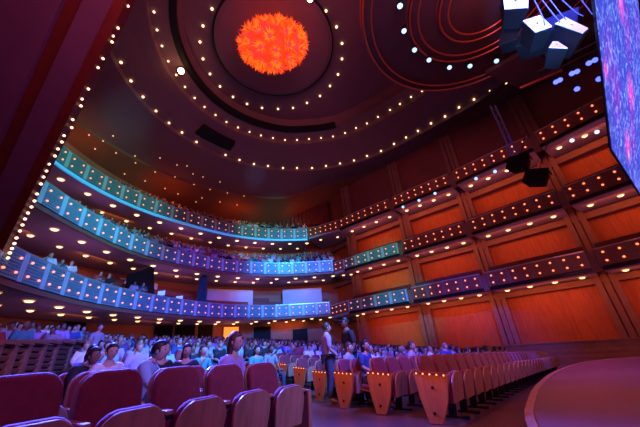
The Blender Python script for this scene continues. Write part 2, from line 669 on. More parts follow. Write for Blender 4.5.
# ground floor doorways
def wall_at(px, py=330):
    d = sight(px, py)
    best = None
    for a, b in zip(WALLB, WALLB[1:]):
        den = d.x * (b.y - a.y) - d.y * (b.x - a.x)
        if abs(den) < 1e-9:
            continue
        t = (a.x * (b.y - a.y) - a.y * (b.x - a.x)) / den
        q = Vector((d.x * t, d.y * t))
        if t > 0 and (q - a).dot(b - a) >= 0 and (q - b).dot(a - b) >= 0:
            nn = Vector((b.y - a.y, a.x - b.x)).normalized()
            if nn.dot(q - Vector((0, 13))) < 0:
                nn = -nn
            best = (q, nn)
    return best


nd_ = 0
for (i, wdt, h, m_) in ((72, 1.6, 2.4, M_black), (163, 1.6, 2.6, M_black), (184, 1.9, 2.6, M_black), (205, 1.4, 2.6, M_black), (231, 1.5, 2.2, M_doorglow), (262, 1.8, 2.4, M_black), (300, 1.6, 2.4, M_black)):
    p, nn = wall_at(i)
    p = p - nn * .06
    d = Vector((-nn.y, nn.x))
    rot = Matrix(((d.x, nn.x, 0), (d.y, nn.y, 0), (0, 0, 1)))
    z = fz(p.x, p.y)
    e = tag(empty('door_%d' % (nd_ + 1), (p.x, p.y, z)), kind='structure')
    nd_ += 1
    b = MB()
    b.box((0, 0, h / 2), (wdt, .06, h), rot)
    b.build('door_leaf', m_, e)  # stands for the opening: black for its dark, glowing for its light
    b = MB()
    for s_ in (-1, 1):
        q = d * (s_ * (wdt / 2 + .08))
        b.box((q.x, q.y, h / 2), (.16, .16, h), rot)
    b.box((0, 0, h + .08), (wdt + .32, .16, .16), rot)
    b.build('door_frame', M_pil, e)
p, nn = wall_at(51)
pp = p - nn * .6
m = MB()
m.box((0, 0, 0), (.75, .12, .28), Matrix(((-nn.y, nn.x, 0), (nn.x, nn.y, 0), (0, 0, 1))))
o = m.build('exit_sign', M_exit, loc=(pp.x, pp.y, at_d(51, 309, pp.length).z))
tag(o, 'small glowing red exit sign above a doorway under the left balcony', 'sign')

# ------------------------------------------------------------------ ceiling
CC = Vector((-1.0, 13.0))
R2PX = [(154, 12), (157, 30), (162, 46), (168.3, 61.3), (176.3, 75), (185, 87), (194.6, 98), (204.5, 107), (215.5, 115), (226.5, 122), (238, 127.5), (249.5, 132), (261, 135.5), (273, 138), (285, 140), (297, 140), (309, 139), (321, 138), (333, 136.5), (345, 133), (356, 128), (367, 123.5), (378, 117), (390, 110), (400, 104), (411, 97), (422, 91), (433, 84)]
R3PX = [(112.5, 42), (121, 62.5), (131, 81), (143, 97), (156, 111), (169, 123), (182, 132.5), (196.5, 142), (225.5, 155), (239.5, 160), (254, 164), (268, 166), (283, 168), (297, 168), (312, 168), (326, 166), (340, 163.5), (354, 160.5), (367, 156), (381, 151), (394, 144), (406, 137.5), (418, 131), (431, 123.5), (445, 116.5), (459, 107.5), (474, 99.5), (490, 91), (506, 83)]
RINGPX = [(212, 9), (203, 26), (200, 42), (203, 59), (210, 74), (220, 86.5), (233, 97), (247, 104), (262, 108), (278, 109), (293, 108), (307, 103), (320, 96), (330, 86), (338, 74.5), (342, 59), (342, 43.5), (336.5, 27), (326, 11)]
Z1, Z2, Z3 = 20.0, 19.0, 18.0
b1 = [at_z(x, y, Z1) for x, y in RINGPX]
b2 = [at_z(x, y, Z2) for x, y in R2PX]
b3 = [at_z(x, y, Z3) for x, y in R3PX]


def polar(b):
    return sorted((math.atan2(p.y - CC.y, p.x - CC.x), math.hypot(p.x - CC.x, p.y - CC.y)) for p in b)


def radius_fn(b, far):
    tab = polar(b)
    ext = [(a - 2 * pi, r) for a, r in tab] + tab + [(a + 2 * pi, r) for a, r in tab]

    def f(a):
        # gaussian smoothing, falls back to 'far' where nothing is measured
        w, s_ = .02, .02 * far
        for (q, r) in ext:
            g = math.exp(-((a - q) / .14) ** 2)
            w += g
            s_ += g * r
        return s_ / w
    return f


f2, f3 = radius_fn(b2, 9.0), radius_fn(b3, 12.0)
NA = 120
angs = [2 * pi * k / NA for k in range(NA + 1)]


def sm(a, b, x):
    t = max(0, min(1, (x - a) / (b - a)))
    return t * t * (3 - 2 * t)


def rightness(a):
    """1 on the right-hand side of the hall, 0 at left and back"""
    return sm(.35, .75, (cos(a - R(35)) + .0))


def ring_pts(fn, zf):
    return [Vector((CC.x + fn(a) * cos(a), CC.y + fn(a) * sin(a), zf(a) if callable(zf) else zf)) for a in angs]


rout = lambda a: max(15.4, f3(a) + 1.5)
prof = [
    (lambda a: .01, 20.35, 0), (lambda a: f2(a) - 1.25, 20.35, 0),
    (lambda a: f2(a) - .95, 19.75, 0), (lambda a: f2(a) - .95, 19.35, 0), (lambda a: f2(a) - .1, 19.22, 0), (lambda a: f2(a) + .25, 19.15, 0), (lambda a: f2(a) + .3, 18.75, 0),
    (lambda a: (f2(a) + f3(a)) / 2, 18.55, 0), (lambda a: f3(a) - .2, 18.2, 0), (lambda a: f3(a) + .25, 18.15, 0), (lambda a: f3(a) + .3, 17.85, 0),
    (rout, lambda a: 16.7 + 1.6 * rightness(a), 0)]
mb = MB()
rings = [ring_pts(f, z) for f, z, _ in prof]
for a, b in zip(rings, rings[1:]):
    mb.strip(a, b)
ceil_o = tag(mb.build('ceiling', M_ceil, smooth=False), kind='structure')
mb = MB()
g0 = ring_pts(rout, lambda a: 16.7 + 1.6 * rightness(a))
g1 = ring_pts(rout, lambda a: 16.45 + 1.85 * rightness(a))
g2 = ring_pts(lambda a: rout(a) + 6.5, lambda a: 15.0 + 3.3 * rightness(a))
mb.strip(g0, g1)
mb.strip(g1, g2)
mb.build('gallery_ceiling', M_ceilbrown, ceil_o)


def sector_slot(fn, w0, w1, a0, a1, z0, z1, name, material, parent):
    n = 40
    aa = [a0 + (a1 - a0) * k / n for k in range(n + 1)]
    inn = [Vector((CC.x + (fn(a) + w0) * cos(a), CC.y + (fn(a) + w0) * sin(a))) for a in aa]
    out = [Vector((CC.x + (fn(a) + w1) * cos(a), CC.y + (fn(a) + w1) * sin(a))) for a in aa]
    m = MB()
    m.ribbon(inn, out, z0, z1)
    return m.build(name, material, parent)


def ang(px, py, z):
    p = at_z(px, py, z)
    a = math.atan2(p.y - CC.y, p.x - CC.x)
    return a if a > -.2 else a + 2 * pi


sector_slot(f2, -1.1, -.72, ang(338, 130, 19.3), ang(152, -20, 19.3), 19.25, 19.72, 'lighting_slot', M_slot, ceil_o)
sector_slot(f3, -1.75, -.6, ang(230, 150, 18.3), ang(194, 133, 18.3), 18.2, 18.75, 'lighting_slot', M_slot, ceil_o)

# central disc with dark underside lip
dc = Vector((-2.15, 12.75))
m = MB()
m.lathe([(3.7, 0.0), (3.95, .06), (4.0, .16), (4.0, .3), (3.8, .34)], n=64)
d_o = m.build('ceiling_reflector', M_disc, loc=(dc.x, dc.y, 19.75))
tag(d_o, 'large flat round ceiling disc above the orange flower sculpture', 'ceiling disc')
m = MB()
m.lathe([(4.0, .08), (4.07, .1), (4.07, .26), (4.0, .3)], n=64)
m.build('disc_rim', M_slot, d_o)
m = MB()
m.lathe([(.12, .3), (.12, .62)], n=12)
m.build('hanger', M_blackmetal, d_o)

BULB = sph_mesh('ceiling_bulb', .088, M_bulb)
BULB_S = sph_mesh('ceiling_bulb', .07, M_bulb)
BULB_D = sph_mesh('ceiling_bulb', .06, M_bulb_dim, 8, 5)


def bulbs(pts, me, label, group):
    for p in pts:
        o = link('ceiling_bulb', me, None, p)
        tag(o, label, 'bulb', group)


bulbs([Vector((p.x, p.y, 20.27)) for p in [at_z(x, y, 20.27) for x, y in RINGPX]], BULB, 'round warm bulb in the innermost ceiling ring around the disc', 'bulbs around the ceiling disc')
bulbs([at_z(x, y, 19.1) for x, y in R2PX], BULB_S, 'round warm bulb in the second ceiling ring beside the long black slot', 'bulbs of the second ceiling ring')
bulbs([at_z(x, y, 18.08) for x, y in R3PX], BULB, 'round warm bulb in the outermost and widest ceiling ring', 'bulbs of the outermost ceiling ring')
GALPX = [(116, 153), (124.5, 174), (135.5, 163), (145, 181), (155, 172), (165, 188.5), (135, 156), (160, 158), (177, 165), (103, 141), (187, 166), (203, 177), (220, 182), (194, 184.5), (210, 189.5), (227.5, 193), (244, 196), (202, 198), (220, 202), (237, 205), (178, 194), (89, 135), (95, 149), (113, 136), (196, 202), (175, 177), (193, 174)]
GALB = []
for x, y in GALPX:
    for it in range(40):
        z = 16.4 - it * .04
        p = at_z(x, y, z)
        r = math.hypot(p.x - CC.x, p.y - CC.y)
        a = math.atan2(p.y - CC.y, p.x - CC.x)
        zz = 16.45 - (r - rout(a)) / 6.5 * 1.45
        if z <= zz - .06:
            break
    GALB.append(p)
bulbs(GALB, BULB_D, 'small dim amber bulb under the brown ceiling over the top left tier', 'dim bulbs over the top tier')

# bright spot in the slot
def lamp_can(name, loc, direction, r, L, lens, label, group=None, yoke=True):
    d = Vector(direction).normalized()
    rot = d.to_track_quat('-Z', 'Y').to_matrix()
    root = empty(name, loc)
    tag(root, label, 'spotlight', group)
    m = MB()
    m.lathe([(r * .55, L), (r * .9, L * .85), (r, L * .5), (r, 0), (r * .88, -.0)][::-1], n=14, rot=rot)
    m.build('lamp_housing', M_blackmetal, root, True)
    m = MB()
    m.lathe([(r * .78, -.035), (r * .86, -.005)], n=14, rot=rot)
    m.build('lens', lens, root)
    if yoke:
        m = MB()
        for s_ in (-1, 1):
            x = rot @ Vector((s_ * r * 1.12, 0, L * .5))
            m.tube([x, (x.x, x.y, x.z + r * 1.6)], r * .09, 6)
        a = rot @ Vector((-r * 1.12, 0, L * .5))
        b = rot @ Vector((r * 1.12, 0, L * .5))
        zz = max(a.z, b.z) + r * 1.6
        m.tube([(a.x, a.y, zz), (b.x, b.y, zz)], r * .12, 6)
        m.tube([((a.x + b.x) / 2, (a.y + b.y) / 2, zz), ((a.x + b.x) / 2, (a.y + b.y) / 2, zz + r * .9)], r * .12, 6)
        m.build('yoke', M_blackmetal, root)
    return root


p = at_z(181, 71, 19.0)
lamp_can('theatre_spotlight', p, Vector((0, 0, 1)) - p, .24, .4, M_star, 'dazzling warm spotlight in the black slot of the ceiling', yoke=False)
for (x, y, lab) in ((310, 0, 'amber ceiling spotlight above the disc, cut by the top edge of the picture'), (284, -4, 'amber ceiling spotlight next to the one at the top edge')):
    p = at_z(x, y, 19.6)
    lamp_can('theatre_spotlight', p, (0, .1, -1), .16, .3, M_star, lab, yoke=False)

# ------------------------------------------------------------------ orange flower sculpture
sc_c = at_z(273, 45, 17.4)
sc_o = tag(empty('flower_chandelier', sc_c), 'big round chandelier of glowing orange and pink spiky glass flowers', 'chandelier')
RS = Vector((2.0, 1.3, 1.25))
mo = bpy.data.materials.new('glass_flower_orange')
mo.use_nodes = True
nt = mo.node_tree
b = nt.nodes['Principled BSDF']
tc = nt.nodes.new('ShaderNodeTexCoord')
nz = nt.nodes.new('ShaderNodeTexNoise')
nz.inputs['Scale'].default_value = 1.6
nz.inputs['Detail'].default_value = 3
nt.links.new(tc.outputs['Object'], nz.inputs['Vector'])
cr = nt.nodes.new('ShaderNodeValToRGB')
e = cr.color_ramp.elements
e[0].position, e[0].color = .36, (.95, .035, .05, 1)
e[1].position, e[1].color = .66, (1, .20, .008, 1)
x_ = e.new(.5)
x_.color = (1, .085, .006, 1)
nt.links.new(nz.outputs['Fac'], cr.inputs['Fac'])
nt.links.new(cr.outputs['Color'], b.inputs['Emission Color'])
nt.links.new(cr.outputs['Color'], b.inputs['Base Color'])
b.inputs['Emission Strength'].default_value = .85
mo.cycles.emission_sampling = 'NONE'
M_petal = mo
M_petalA = mat('petal_tip', (1, .3, .05), emit=(1, .17, .006), estr=1.0, sample=False)
M_petalB = mat('petal_deep', (.9, .06, .05), emit=(.9, .05, .006), estr=.8, sample=False)
M_heart = mat('flower_heart', (.9, .05, .12), emit=(.95, .035, .07), estr=.9, sample=False)
m = MB()
m.sphere((0, 0, 0), (RS.x * .8, RS.y * .8, RS.z * .8), 32, 18)
m.build('core', M_petalB, sc_o, True)
nfl = 46
for k in range(nfl):
    m = MB()
    hearts = MB()
    zc_ = 1 - 2 * (k + .5) / nfl
    an = k * 2.39996
    rr = math.sqrt(1 - zc_ * zc_)
    nrm = Vector((rr * cos(an), rr * sin(an), zc_))
    base = Vector((nrm.x * RS.x * .8, nrm.y * RS.y * .8, nrm.z * RS.z * .8))
    a = nrm.orthogonal().normalized()
    c2 = nrm.cross(a)
    for ring_, (np_, tilt, ln, w) in enumerate(((22, .95, .62, .06), (16, .60, .56, .055), (10, .3, .42, .05))):
        for j in range(np_):
            t = 2 * pi * (j + .5 * ring_) / np_ + rnd.uniform(-.1, .1)
            side = a * cos(t) + c2 * sin(t)
            dirv = (nrm * cos(tilt) + side * sin(tilt)).normalized()
            tip = base + dirv * ln * rnd.uniform(.8, 1.3) + nrm * .02
            wv = nrm.cross(side) * w
            mid = base + dirv * ln * .45 + nrm * .05
            o_ = base + side * .05
            m.add([o_ - wv * .5, o_ + wv * .5, mid + wv, tip, mid - wv], [(0, 1, 2, 4), (4, 2, 3)], [0, 1, 0][ring_] if rnd.random() > .22 else 2)
    hearts.sphere(base + nrm * .12, .17, 8, 6)
    fl = m.build('flower', [M_petal, M_petalA, M_petalB], sc_o)
    hearts.build('flower_heart', M_heart, fl, True)
for s_ in (-1.1, 0, 1.1):
    m = MB()
    m.tube([(s_, .3, 1.2), (s_, .3, 19.75 - sc_c.z)], .018, 6)
    m.build('hanging_wire', M_copper, sc_o)

# ------------------------------------------------------------------ stage side wall at the left, leaning inward
E0 = at_d(0, 262, 14.8)
E1 = at_d(131, 0, 6.6)
ED = (E1 - E0).normalized()
S0 = E0 - ED * ((E0.z + 1.2) / ED.z)
S1 = E0 + ED * ((17.5 - E0.z) / ED.z)
back = Vector((-.86, -.5, 0)).normalized()       # toward the stage house and away from the hall
back = Vector((-.97, .05, 0)).normalized()
sw = tag(empty('wall_stage', S0), kind='structure')


def slab(name, w0, w1, push, thick, material):
    nrm = ED.cross(back).normalized()
    if nrm.dot(Vector((0, 0, EYE)) - S0) < 0:
        nrm = -nrm
    m = MB()
    c = []
    for q in (S0, S1):
        for w in (w0, w1):
            for t in (push, push - thick):
                c.append(q - S0 + back * w + nrm * t)
    m.add(c, [(0, 1, 3, 2), (4, 6, 7, 5), (0, 4, 5, 1), (2, 3, 7, 6), (0, 2, 6, 4), (1, 5, 7, 3)])
    return m.build(name, material, sw)


slab('edge_board', 0, .42, .12, .3, M_stagered)
slab('wall_panel', .42, 1.5, .04, .25, M_stagewall)
slab('recess_board', 1.5, 2.2, -.10, .2, M_stagered)
slab('wall_panel', 2.2, 14, 0, .25, M_stagewall)

EDGEPX = [(128, 6), (118, 28), (113, 36), (112, 42), (103, 58.6), (98, 67.6), (88.4, 89), (82, 99), (81, 106), (72.7, 119.6), (71.7, 127.6), (64, 135.6), (62, 142), (58, 149), (55, 156), (49, 164), (46.5, 171), (43.5, 177), (41, 184), (37, 194), (34.5, 201), (31.5, 207), (28, 213), (25, 219), (22.5, 225), (20, 231), (16.5, 238), (14.4, 243.5), (12, 248.5), (10, 253), (8, 258), (5.5, 262.5), (3, 267), (1, 271)]
for (x, y) in EDGEPX:
    # nearest approach of the sight line to the wall's edge, a little out from it
    d = sight(x, y).normalized()
    o_ = Vector((0, 0, EYE))
    w0 = o_ - S0
    b_ = d.dot(ED)
    den = 1 - b_ * b_
    sc_ = (b_ * ED.dot(w0) - d.dot(w0)) / den
    p = o_ + d * sc_
    r_ = .020 * (p - o_).length * .25
    lo = link('edge_bulb', sph_mesh('edge_bulb', .0034 * (p - o_).length, M_bulb, 8, 6), None, p)
    tag(lo, 'small warm bulb in the line running down the leaning left stage wall edge', 'bulb', 'bulbs along the left stage wall')

# ------------------------------------------------------------------ round stage canopy, upper right
cc_ = Vector((7.6, 7.1))
can = tag(empty('stage_canopy', (cc_.x, cc_.y, 14.0)), 'round stage canopy of nested dark discs with red lit rims at upper right', 'canopy')
rads = [(5.05, 0.0), (3.05, -.22), (1.85, -.44)]
for k, (rr, dz) in enumerate(rads):
    m = MB()
    r_in = rads[k + 1][0] if k < 2 else .3
    m.lathe([(rr - .12, dz), (rr, dz + .1), (rr, dz + .45), (rr - .2, dz + .5)], n=72)
    m.build('canopy_disc', M_canopy, can, True)
    for (q, h) in ((rr - .02, dz - .02), (rr + .04, dz + .22), (rr - .38, dz - .03)):
        m = MB()
        m.tube([(q * cos(2 * pi * j / 96), q * sin(2 * pi * j / 96), h) for j in range(96)], .045, 6, closed=True)
        m.build('rim_rail', M_copper, can, True)
for s_ in (0, 2.1, 4.2):
    m = MB()
    m.tube([(2.6 * cos(s_), 2.6 * sin(s_), .5), (2.6 * cos(s_), 2.6 * sin(s_), 6)], .03, 6)
    m.build('hanging_cable', M_blackmetal, can)
for (x, y) in [(400, 6), (404, 31), (414.5, 50), (429, 60), (449.5, 67.5), (470, 66), (496.5, 61)]:
    p = at_z(x, y, 13.45)
    lamp_can('stage_spotlight', p, Vector((0, 2, -3)) - p + Vector((p.x, p.y, 13.45)) * .6, .13, .32, M_bluelens, 'black stage spotlight with cold blue-white lens hung below the round canopy', 'spotlights under the round canopy')
# tilted wooden reflector panel beyond the canopy
q = [at_z(486, 74, 13.2), at_z(520, 88, 12.9), at_z(562, 70, 12.9), at_z(530, 50, 13.2)]
m = MB()
m.add(q + [p + Vector((0, 0, .25)) for p in q], [(3, 2, 1, 0), (4, 5, 6, 7), (0, 1, 5, 4), (1, 2, 6, 5), (2, 3, 7, 6), (3, 0, 4, 7)])
m.tube([q[1], q[2]], .09, 6, mi=1)
o = m.build('reflector_panel', [M_canopy, M_copper], origin=q[0])
tag(o, 'tilted rectangular ceiling panel with a red edge beside the canopy', 'ceiling panel')

# moving heads on the truss near the screen
for (x, y) in [(556, 82), (560, 80), (572, 73.5), (577, 71.5), (589, 63), (595, 60), (599, 79), (577, 89)]:
    p = at_d(x, y, 14.2)
    lamp_can('moving_head', p, Vector((2, 3, 1)) - p, .115, .3, M_movlens, 'violet glowing moving head lamp in the cluster left of the screen', 'moving heads by the screen')
tr = tag(empty('lighting_truss', at_d(577, 70, 14.3)), 'black lighting truss carrying the violet lamps beside the screen', 'truss')
tl = Vector(tr.location)
for dz in (.45, .8):
    m = MB()
    m.tube([at_d(545, 84, 14.3) - tl + Vector((0, 0, dz)), at_d(612, 52, 14.3) - tl + Vector((0, 0, dz))], .05, 6)
    m.build('truss_chord', M_blackmetal, tr)
m = MB()
A_, B_ = at_d(545, 84, 14.3) - tl, at_d(612, 52, 14.3) - tl
for k in range(9):
    a = A_.lerp(B_, k / 9) + Vector((0, 0, .45 if k % 2 else .8))
    c = A_.lerp(B_, (k + 1) / 9) + Vector((0, 0, .8 if k % 2 else .45))
    m.tube([a, c], .03, 5)
m.build('truss_brace', M_blackmetal, tr)

# ------------------------------------------------------------------ LED screen
p_bl = at_z(612, 149, 5.2)
p_br = at_z(652, 212, 5.2)
p_tl = at_d(591, -30, 8.0)
xa = (p_br - p_bl) * 1.3
ya = (p_tl - p_bl) * 2.3
scr = tag(empty('video_screen', p_bl), 'large hanging video screen showing a blue pattern with magenta blooms', 'screen')
m = MB()
nrm = xa.cross(ya).normalized()
if nrm.dot(Vector((0, 0, EYE)) - p_bl) < 0:
    nrm = -nrm
c = [Vector((0, 0, 0)), xa, xa + ya, ya]
m.add(c, [(0, 1, 2, 3)])
me = m.mesh('screen_surface', [])
ms = bpy.data.materials.new('screen_image')
ms.use_nodes = True
nt = ms.node_tree
b = nt.nodes['Principled BSDF']
b.inputs['Base Color'].default_value = (.01, .01, .02, 1)
tc = nt.nodes.new('ShaderNodeTexCoord')
vo = nt.nodes.new('ShaderNodeTexVoronoi')
vo.inputs['Scale'].default_value = .5
mpv = nt.nodes.new('ShaderNodeMapping')
mpv.inputs['Location'].default_value = (.35, .2, .5)
mpv.inputs['Scale'].default_value = (1, 1, .6)
nt.links.new(tc.outputs['Object'], mpv.inputs['Vector'])
nt.links.new(mpv.outputs['Vector'], vo.inputs['Vector'])
cr = nt.nodes.new('ShaderNodeValToRGB')
e = cr.color_ramp.elements
e[0].position, e[0].color = .08, (.22, .04, .60, 1)
e[1].position, e[1].color = .5, (.05, .07, .62, 1)
x_ = e.new(.27)
x_.color = (.12, .05, .62, 1)
nt.links.new(vo.outputs['Distance'], cr.inputs['Fac'])
n2 = nt.nodes.new('ShaderNodeTexNoise')
n2.inputs['Scale'].default_value = 4.2
n2.inputs['Detail'].default_value = 5
n2.inputs['Distortion'].default_value = 1.2
nt.links.new(tc.outputs['Object'], n2.inputs['Vector'])
cr2 = nt.nodes.new('ShaderNodeValToRGB')
cr2.color_ramp.elements[0].position, cr2.color_ramp.elements[0].color = .5, (0, 0, 0, 1)
cr2.color_ramp.elements[1].position, cr2.color_ramp.elements[1].color = .72, (.35, .55, .9, 1)
nt.links.new(n2.outputs['Fac'], cr2.inputs['Fac'])
ad = nt.nodes.new('ShaderNodeMix')
ad.data_type = 'RGBA'
ad.blend_type = 'ADD'
ad.inputs[0].default_value = .75
wash = cr.outputs['Color']
nn_ = nrm.normalized()
for (bx, by, rad) in ((621, 4, .85), (631, 93, .95), (628, 146, .75), (641, 40, .5), (606, 70, .4)):
    dd = sight(bx, by)
    tt = (p_bl - Vector((0, 0, EYE))).dot(nn_) / dd.dot(nn_)
    cc3 = Vector((0, 0, EYE)) + dd * tt - p_bl
    vd = nt.nodes.new('ShaderNodeVectorMath')
    vd.operation = 'DISTANCE'
    nt.links.new(tc.outputs['Object'], vd.inputs[0])
    vd.inputs[1].default_value = cc3
    rp = nt.nodes.new('ShaderNodeValToRGB')
    rp.color_ramp.elements[0].position, rp.color_ramp.elements[0].color = .05, (1, .06, .45, 1)
    rp.color_ramp.elements[1].position, rp.color_ramp.elements[1].color = 1.0, (0, 0, 0, 1)
    q_ = rp.color_ramp.elements.new(.45)
    q_.color = (.45, .01, .55, 1)
    dv = nt.nodes.new('ShaderNodeMath')
    dv.operation = 'DIVIDE'
    nt.links.new(vd.outputs['Value'], dv.inputs[0])
    dv.inputs[1].default_value = rad
    nt.links.new(dv.outputs[0], rp.inputs['Fac'])
    mx_ = nt.nodes.new('ShaderNodeMix')
    mx_.data_type = 'RGBA'
    mx_.blend_type = 'LIGHTEN'
    mx_.inputs[0].default_value = 1
    nt.links.new(wash, mx_.inputs[6])
    nt.links.new(rp.outputs['Color'], mx_.inputs[7])
    wash = mx_.outputs[2]
nt.links.new(wash, ad.inputs[6])
nt.links.new(cr2.outputs['Color'], ad.inputs[7])
nt.links.new(ad.outputs[2], b.inputs['Emission Color'])
b.inputs['Emission Strength'].default_value = 1.15
me.materials.append(ms)
link('screen_surface', me, scr)
m = MB()
bk = [p - nrm * .02 for p in c] + [p - nrm * .06 for p in c]
m.add(bk, [(0, 1, 2, 3), (7, 6, 5, 4), (0, 4, 5, 1), (1, 5, 6, 2), (2, 6, 7, 3), (3, 7, 4, 0)])
m.build('screen_cabinet', M_black, scr)

# ------------------------------------------------------------------ loudspeaker cluster, upper right
def speaker(px, py, dist, w, h, dp, rot, label, group, grille=M_white):
    p = at_d(px, py, dist)
    root = tag(empty('loudspeaker', p), label, 'loudspeaker', group)
    root.rotation_euler = rot
    m = MB()
    m.add([(-w / 2, 0, -h / 2), (w / 2, 0, -h / 2), (w / 2, 0, h / 2), (-w / 2, 0, h / 2), (-w * .36, dp, -h * .40), (w * .36, dp, -h * .40), (w * .36, dp, h * .40), (-w * .36, dp, h * .40)],
          [(0, 1, 2, 3), (5, 4, 7, 6), (0, 4, 5, 1), (1, 5, 6, 2), (2, 6, 7, 3), (3, 7, 4, 0)])
    o = m.build('cabinet', M_black, root)
    bevel_mod(o, .02)
    m = MB()
    m.box((0, -.025, 0), (w * .95, .045, h * .93))
    m.box((0, -.06, 0), (w * .10, .03, h * .10), mi=1)
    m.build('grille', [grille, M_black], root)
    m = MB()
    for s_ in (-1, 1):
        m.box((s_ * (w / 2 + .015), dp * .4, h * .3), (.03, dp * .5, .08))
    m.build('rigging_plate', M_blackmetal, root)
    return root


SP = 7.5


def array_speaker(c, label, push=(.12, .5, -.12), depth=1.0):
    """cabinet of the hung array: lit grille with the given corners, wedge-shaped body behind and below it"""
    P = [at_d(x, y, SP + dd) for x, y, dd in c]
    O = sum(P, Vector()) / 4
    root = tag(empty('loudspeaker', O), label, 'loudspeaker', 'hung loudspeaker array')
    q = [p - O for p in P]
    cen = Vector(push)
    B = [p * .8 + cen for p in q]
    m = MB()
    m.add(q + B, [(0, 1, 2, 3), (7, 6, 5, 4), (0, 4, 5, 1), (1, 5, 6, 2), (2, 6, 7, 3), (3, 7, 4, 0)])
    bevel_mod(m.build('cabinet', M_black, root), .015)
    n = (q[1] - q[0]).cross(q[3] - q[0]).normalized()
    if n.dot(Vector((0, 0, EYE)) - O) < 0:
        n = -n
    g = [p * .94 + n * .02 for p in q] + [p * .94 + n * .04 for p in q]
    m = MB()
    m.add(g, [(0, 1, 2, 3), (7, 6, 5, 4), (0, 4, 5, 1), (1, 5, 6, 2), (2, 6, 7, 3), (3, 7, 4, 0)])
    m.build('grille', M_white, root)
    m = MB()
    a = (q[0] - q[1]) * .05
    b_ = (q[0] - q[3]) * .05
    m.add([a + b_ + n * .045, a - b_ + n * .045, -a - b_ + n * .045, -a + b_ + n * .045], [(0, 1, 2, 3)])
    m.build('badge', M_black, root)
    m = MB()
    m.box(q[3] * .9 + cen * .4, (.06, .25, .1))
    m.build('rigging_plate', M_blackmetal, root)
    return root


array_speaker([(504, 11, 0), (529, 9, .1), (529, -6, .3), (502, -4, .2)], 'uppermost loudspeaker of the hung array, white grille at the picture top')
array_speaker([(535, 34, 0), (553, 28, .15), (540, 16, .35), (522, 22, .2)], 'second loudspeaker of the hung array, brightly lit white grille')
array_speaker([(583, 35, 0), (589, 30, .1), (565, 18, .4), (554, 25, .3)], 'right-hand loudspeaker of the hung array, narrow lit grille below the cables', (.0, .5, -.2))
array_speaker([(548, 49, 0), (568, 50, .1), (557, 43, .3), (552, 43, .3)], 'lowest loudspeaker of the hung array, mostly dark with a small lit wedge', (.1, .45, -.15))
m = MB()
pF = at_d(548, 36, SP + 1.1)
m.box((0, 0, 0), (1.35, .7, .6), Matrix.Rotation(R(-45), 3, 'Z') @ Matrix.Rotation(R(25), 3, 'Y'))
m.box((-.62, .3, .6), (.5, .45, .8), Matrix.Rotation(R(-45), 3, 'Z') @ Matrix.Rotation(R(25), 3, 'Y'))
m.box((.35, .1, -.38), (.6, .5, .24), Matrix.Rotation(R(-45), 3, 'Z') @ Matrix.Rotation(R(10), 3, 'Y'))
o = bevel_mod(m.build('array_frame', M_black, loc=pF), .03)
tag(o, 'black steel frame and enclosure behind the hung loudspeaker array', 'rigging frame')
for (a, b_) in [((531, -6), (545, 25)), ((536, -8), (560, 22)), ((544, -8), (566, 20)), ((552, -10), (583, 16)), ((575, -8), (592, 14))]:
    m = MB()
    A_, B_ = at_d(*a, SP + .2), at_d(*b_, SP + .1)
    pts = [A_.lerp(B_, t / 10) + Vector((0, 0, -.25 * sin(pi * t / 10))) for t in range(11)]
    m.tube(pts, .012, 6)
    o = m.build('speaker_cable', M_cable, origin=A_)
    tag(o, 'slack blue-lit cable looping down to the hung loudspeaker array', 'cable', 'cables of the loudspeaker array')

# ------------------------------------------------------------------ rigging and two black speakers before the top right tier
pr = at_d(509, 142, 16)
rg = tag(empty('hanging_truss', pr), 'vertical blue-lit truss hanging in front of the top right tier', 'truss')
for dx in (-.14, .14):
    m = MB()
    m.tube([(dx, 0, -.9), (dx, 0, 2.6)], .04, 6)
    m.build('truss_chord', M_rig, rg)
m = MB()
for k in range(7):
    m.tube([(-.14 if k % 2 else .14, 0, -.9 + .5 * k), (.14 if k % 2 else -.14, 0, -.4 + .5 * k)], .025, 5)
m.build('truss_brace', M_rig, rg)
for (x, y, lab, ry) in ((517, 161, 'black loudspeaker hanging at the foot of the blue truss', 20), (535, 175, 'black loudspeaker hung lower and right of the truss', 26)):
    o = speaker(x, y, 15.6, .95, .75, .6, (R(-20), R(ry), R(-55)), lab, None, M_black)
    m = MB()
    m.tube([(0, .2, .3), (0, .2, 2.2)], .02, 6)
    m.build('hanging_cable', M_blackmetal, o)

for (x, y) in [(403, 207), (419, 200.5), (435, 193.5), (476, 178.7), (495, 171.6), (572, 140.5), (597, 132)]:
    p = at_z(x, y, 11.75)
    lamp_can('tier_spotlight', p, Vector((3, 2, 3)) - p, .14, .5, M_bluelens, 'black spotlight with blue-white lens clamped under the top right tier', 'spotlights under the top right tier')

# ------------------------------------------------------------------ black screens, drapes and desk on tier C
a, b_ = at_d(126, 289, 23.9), at_d(154.5, 297.5, 25.5)
t_ = at_d(154, 265.5, 25.0)
t2 = at_d(127, 275, 23.7)
m = MB()
off = Vector((-.08, .06, 0))
m.add([a, b_, t_, t2, a + off, b_ + off, t_ + off, t2 + off], [(0, 1, 2, 3), (7, 6, 5, 4), (0, 4, 5, 1), (1, 5, 6, 2), (2, 6, 7, 3), (3, 7, 4, 0)])
o = m.build('masking_screen', M_black, origin=a)
tag(o, 'black masking screen standing on the lowest left tier', 'screen')
a, b_ = at_d(196, 301, 27), at_d(206, 302, 27)
t2, t_ = at_d(200, 278, 27), at_d(207, 271, 27)
m = MB()
n_ = 12
bot = [a.lerp(b_, k / n_) + Vector((0, .12 * sin(k * 2.1), 0)) for k in range(n_ + 1)]
top = [t2.lerp(t_, k / n_) + Vector((0, .1 * sin(k * 2.1), 0)) for k in range(n_ + 1)]
m.strip(bot, top)
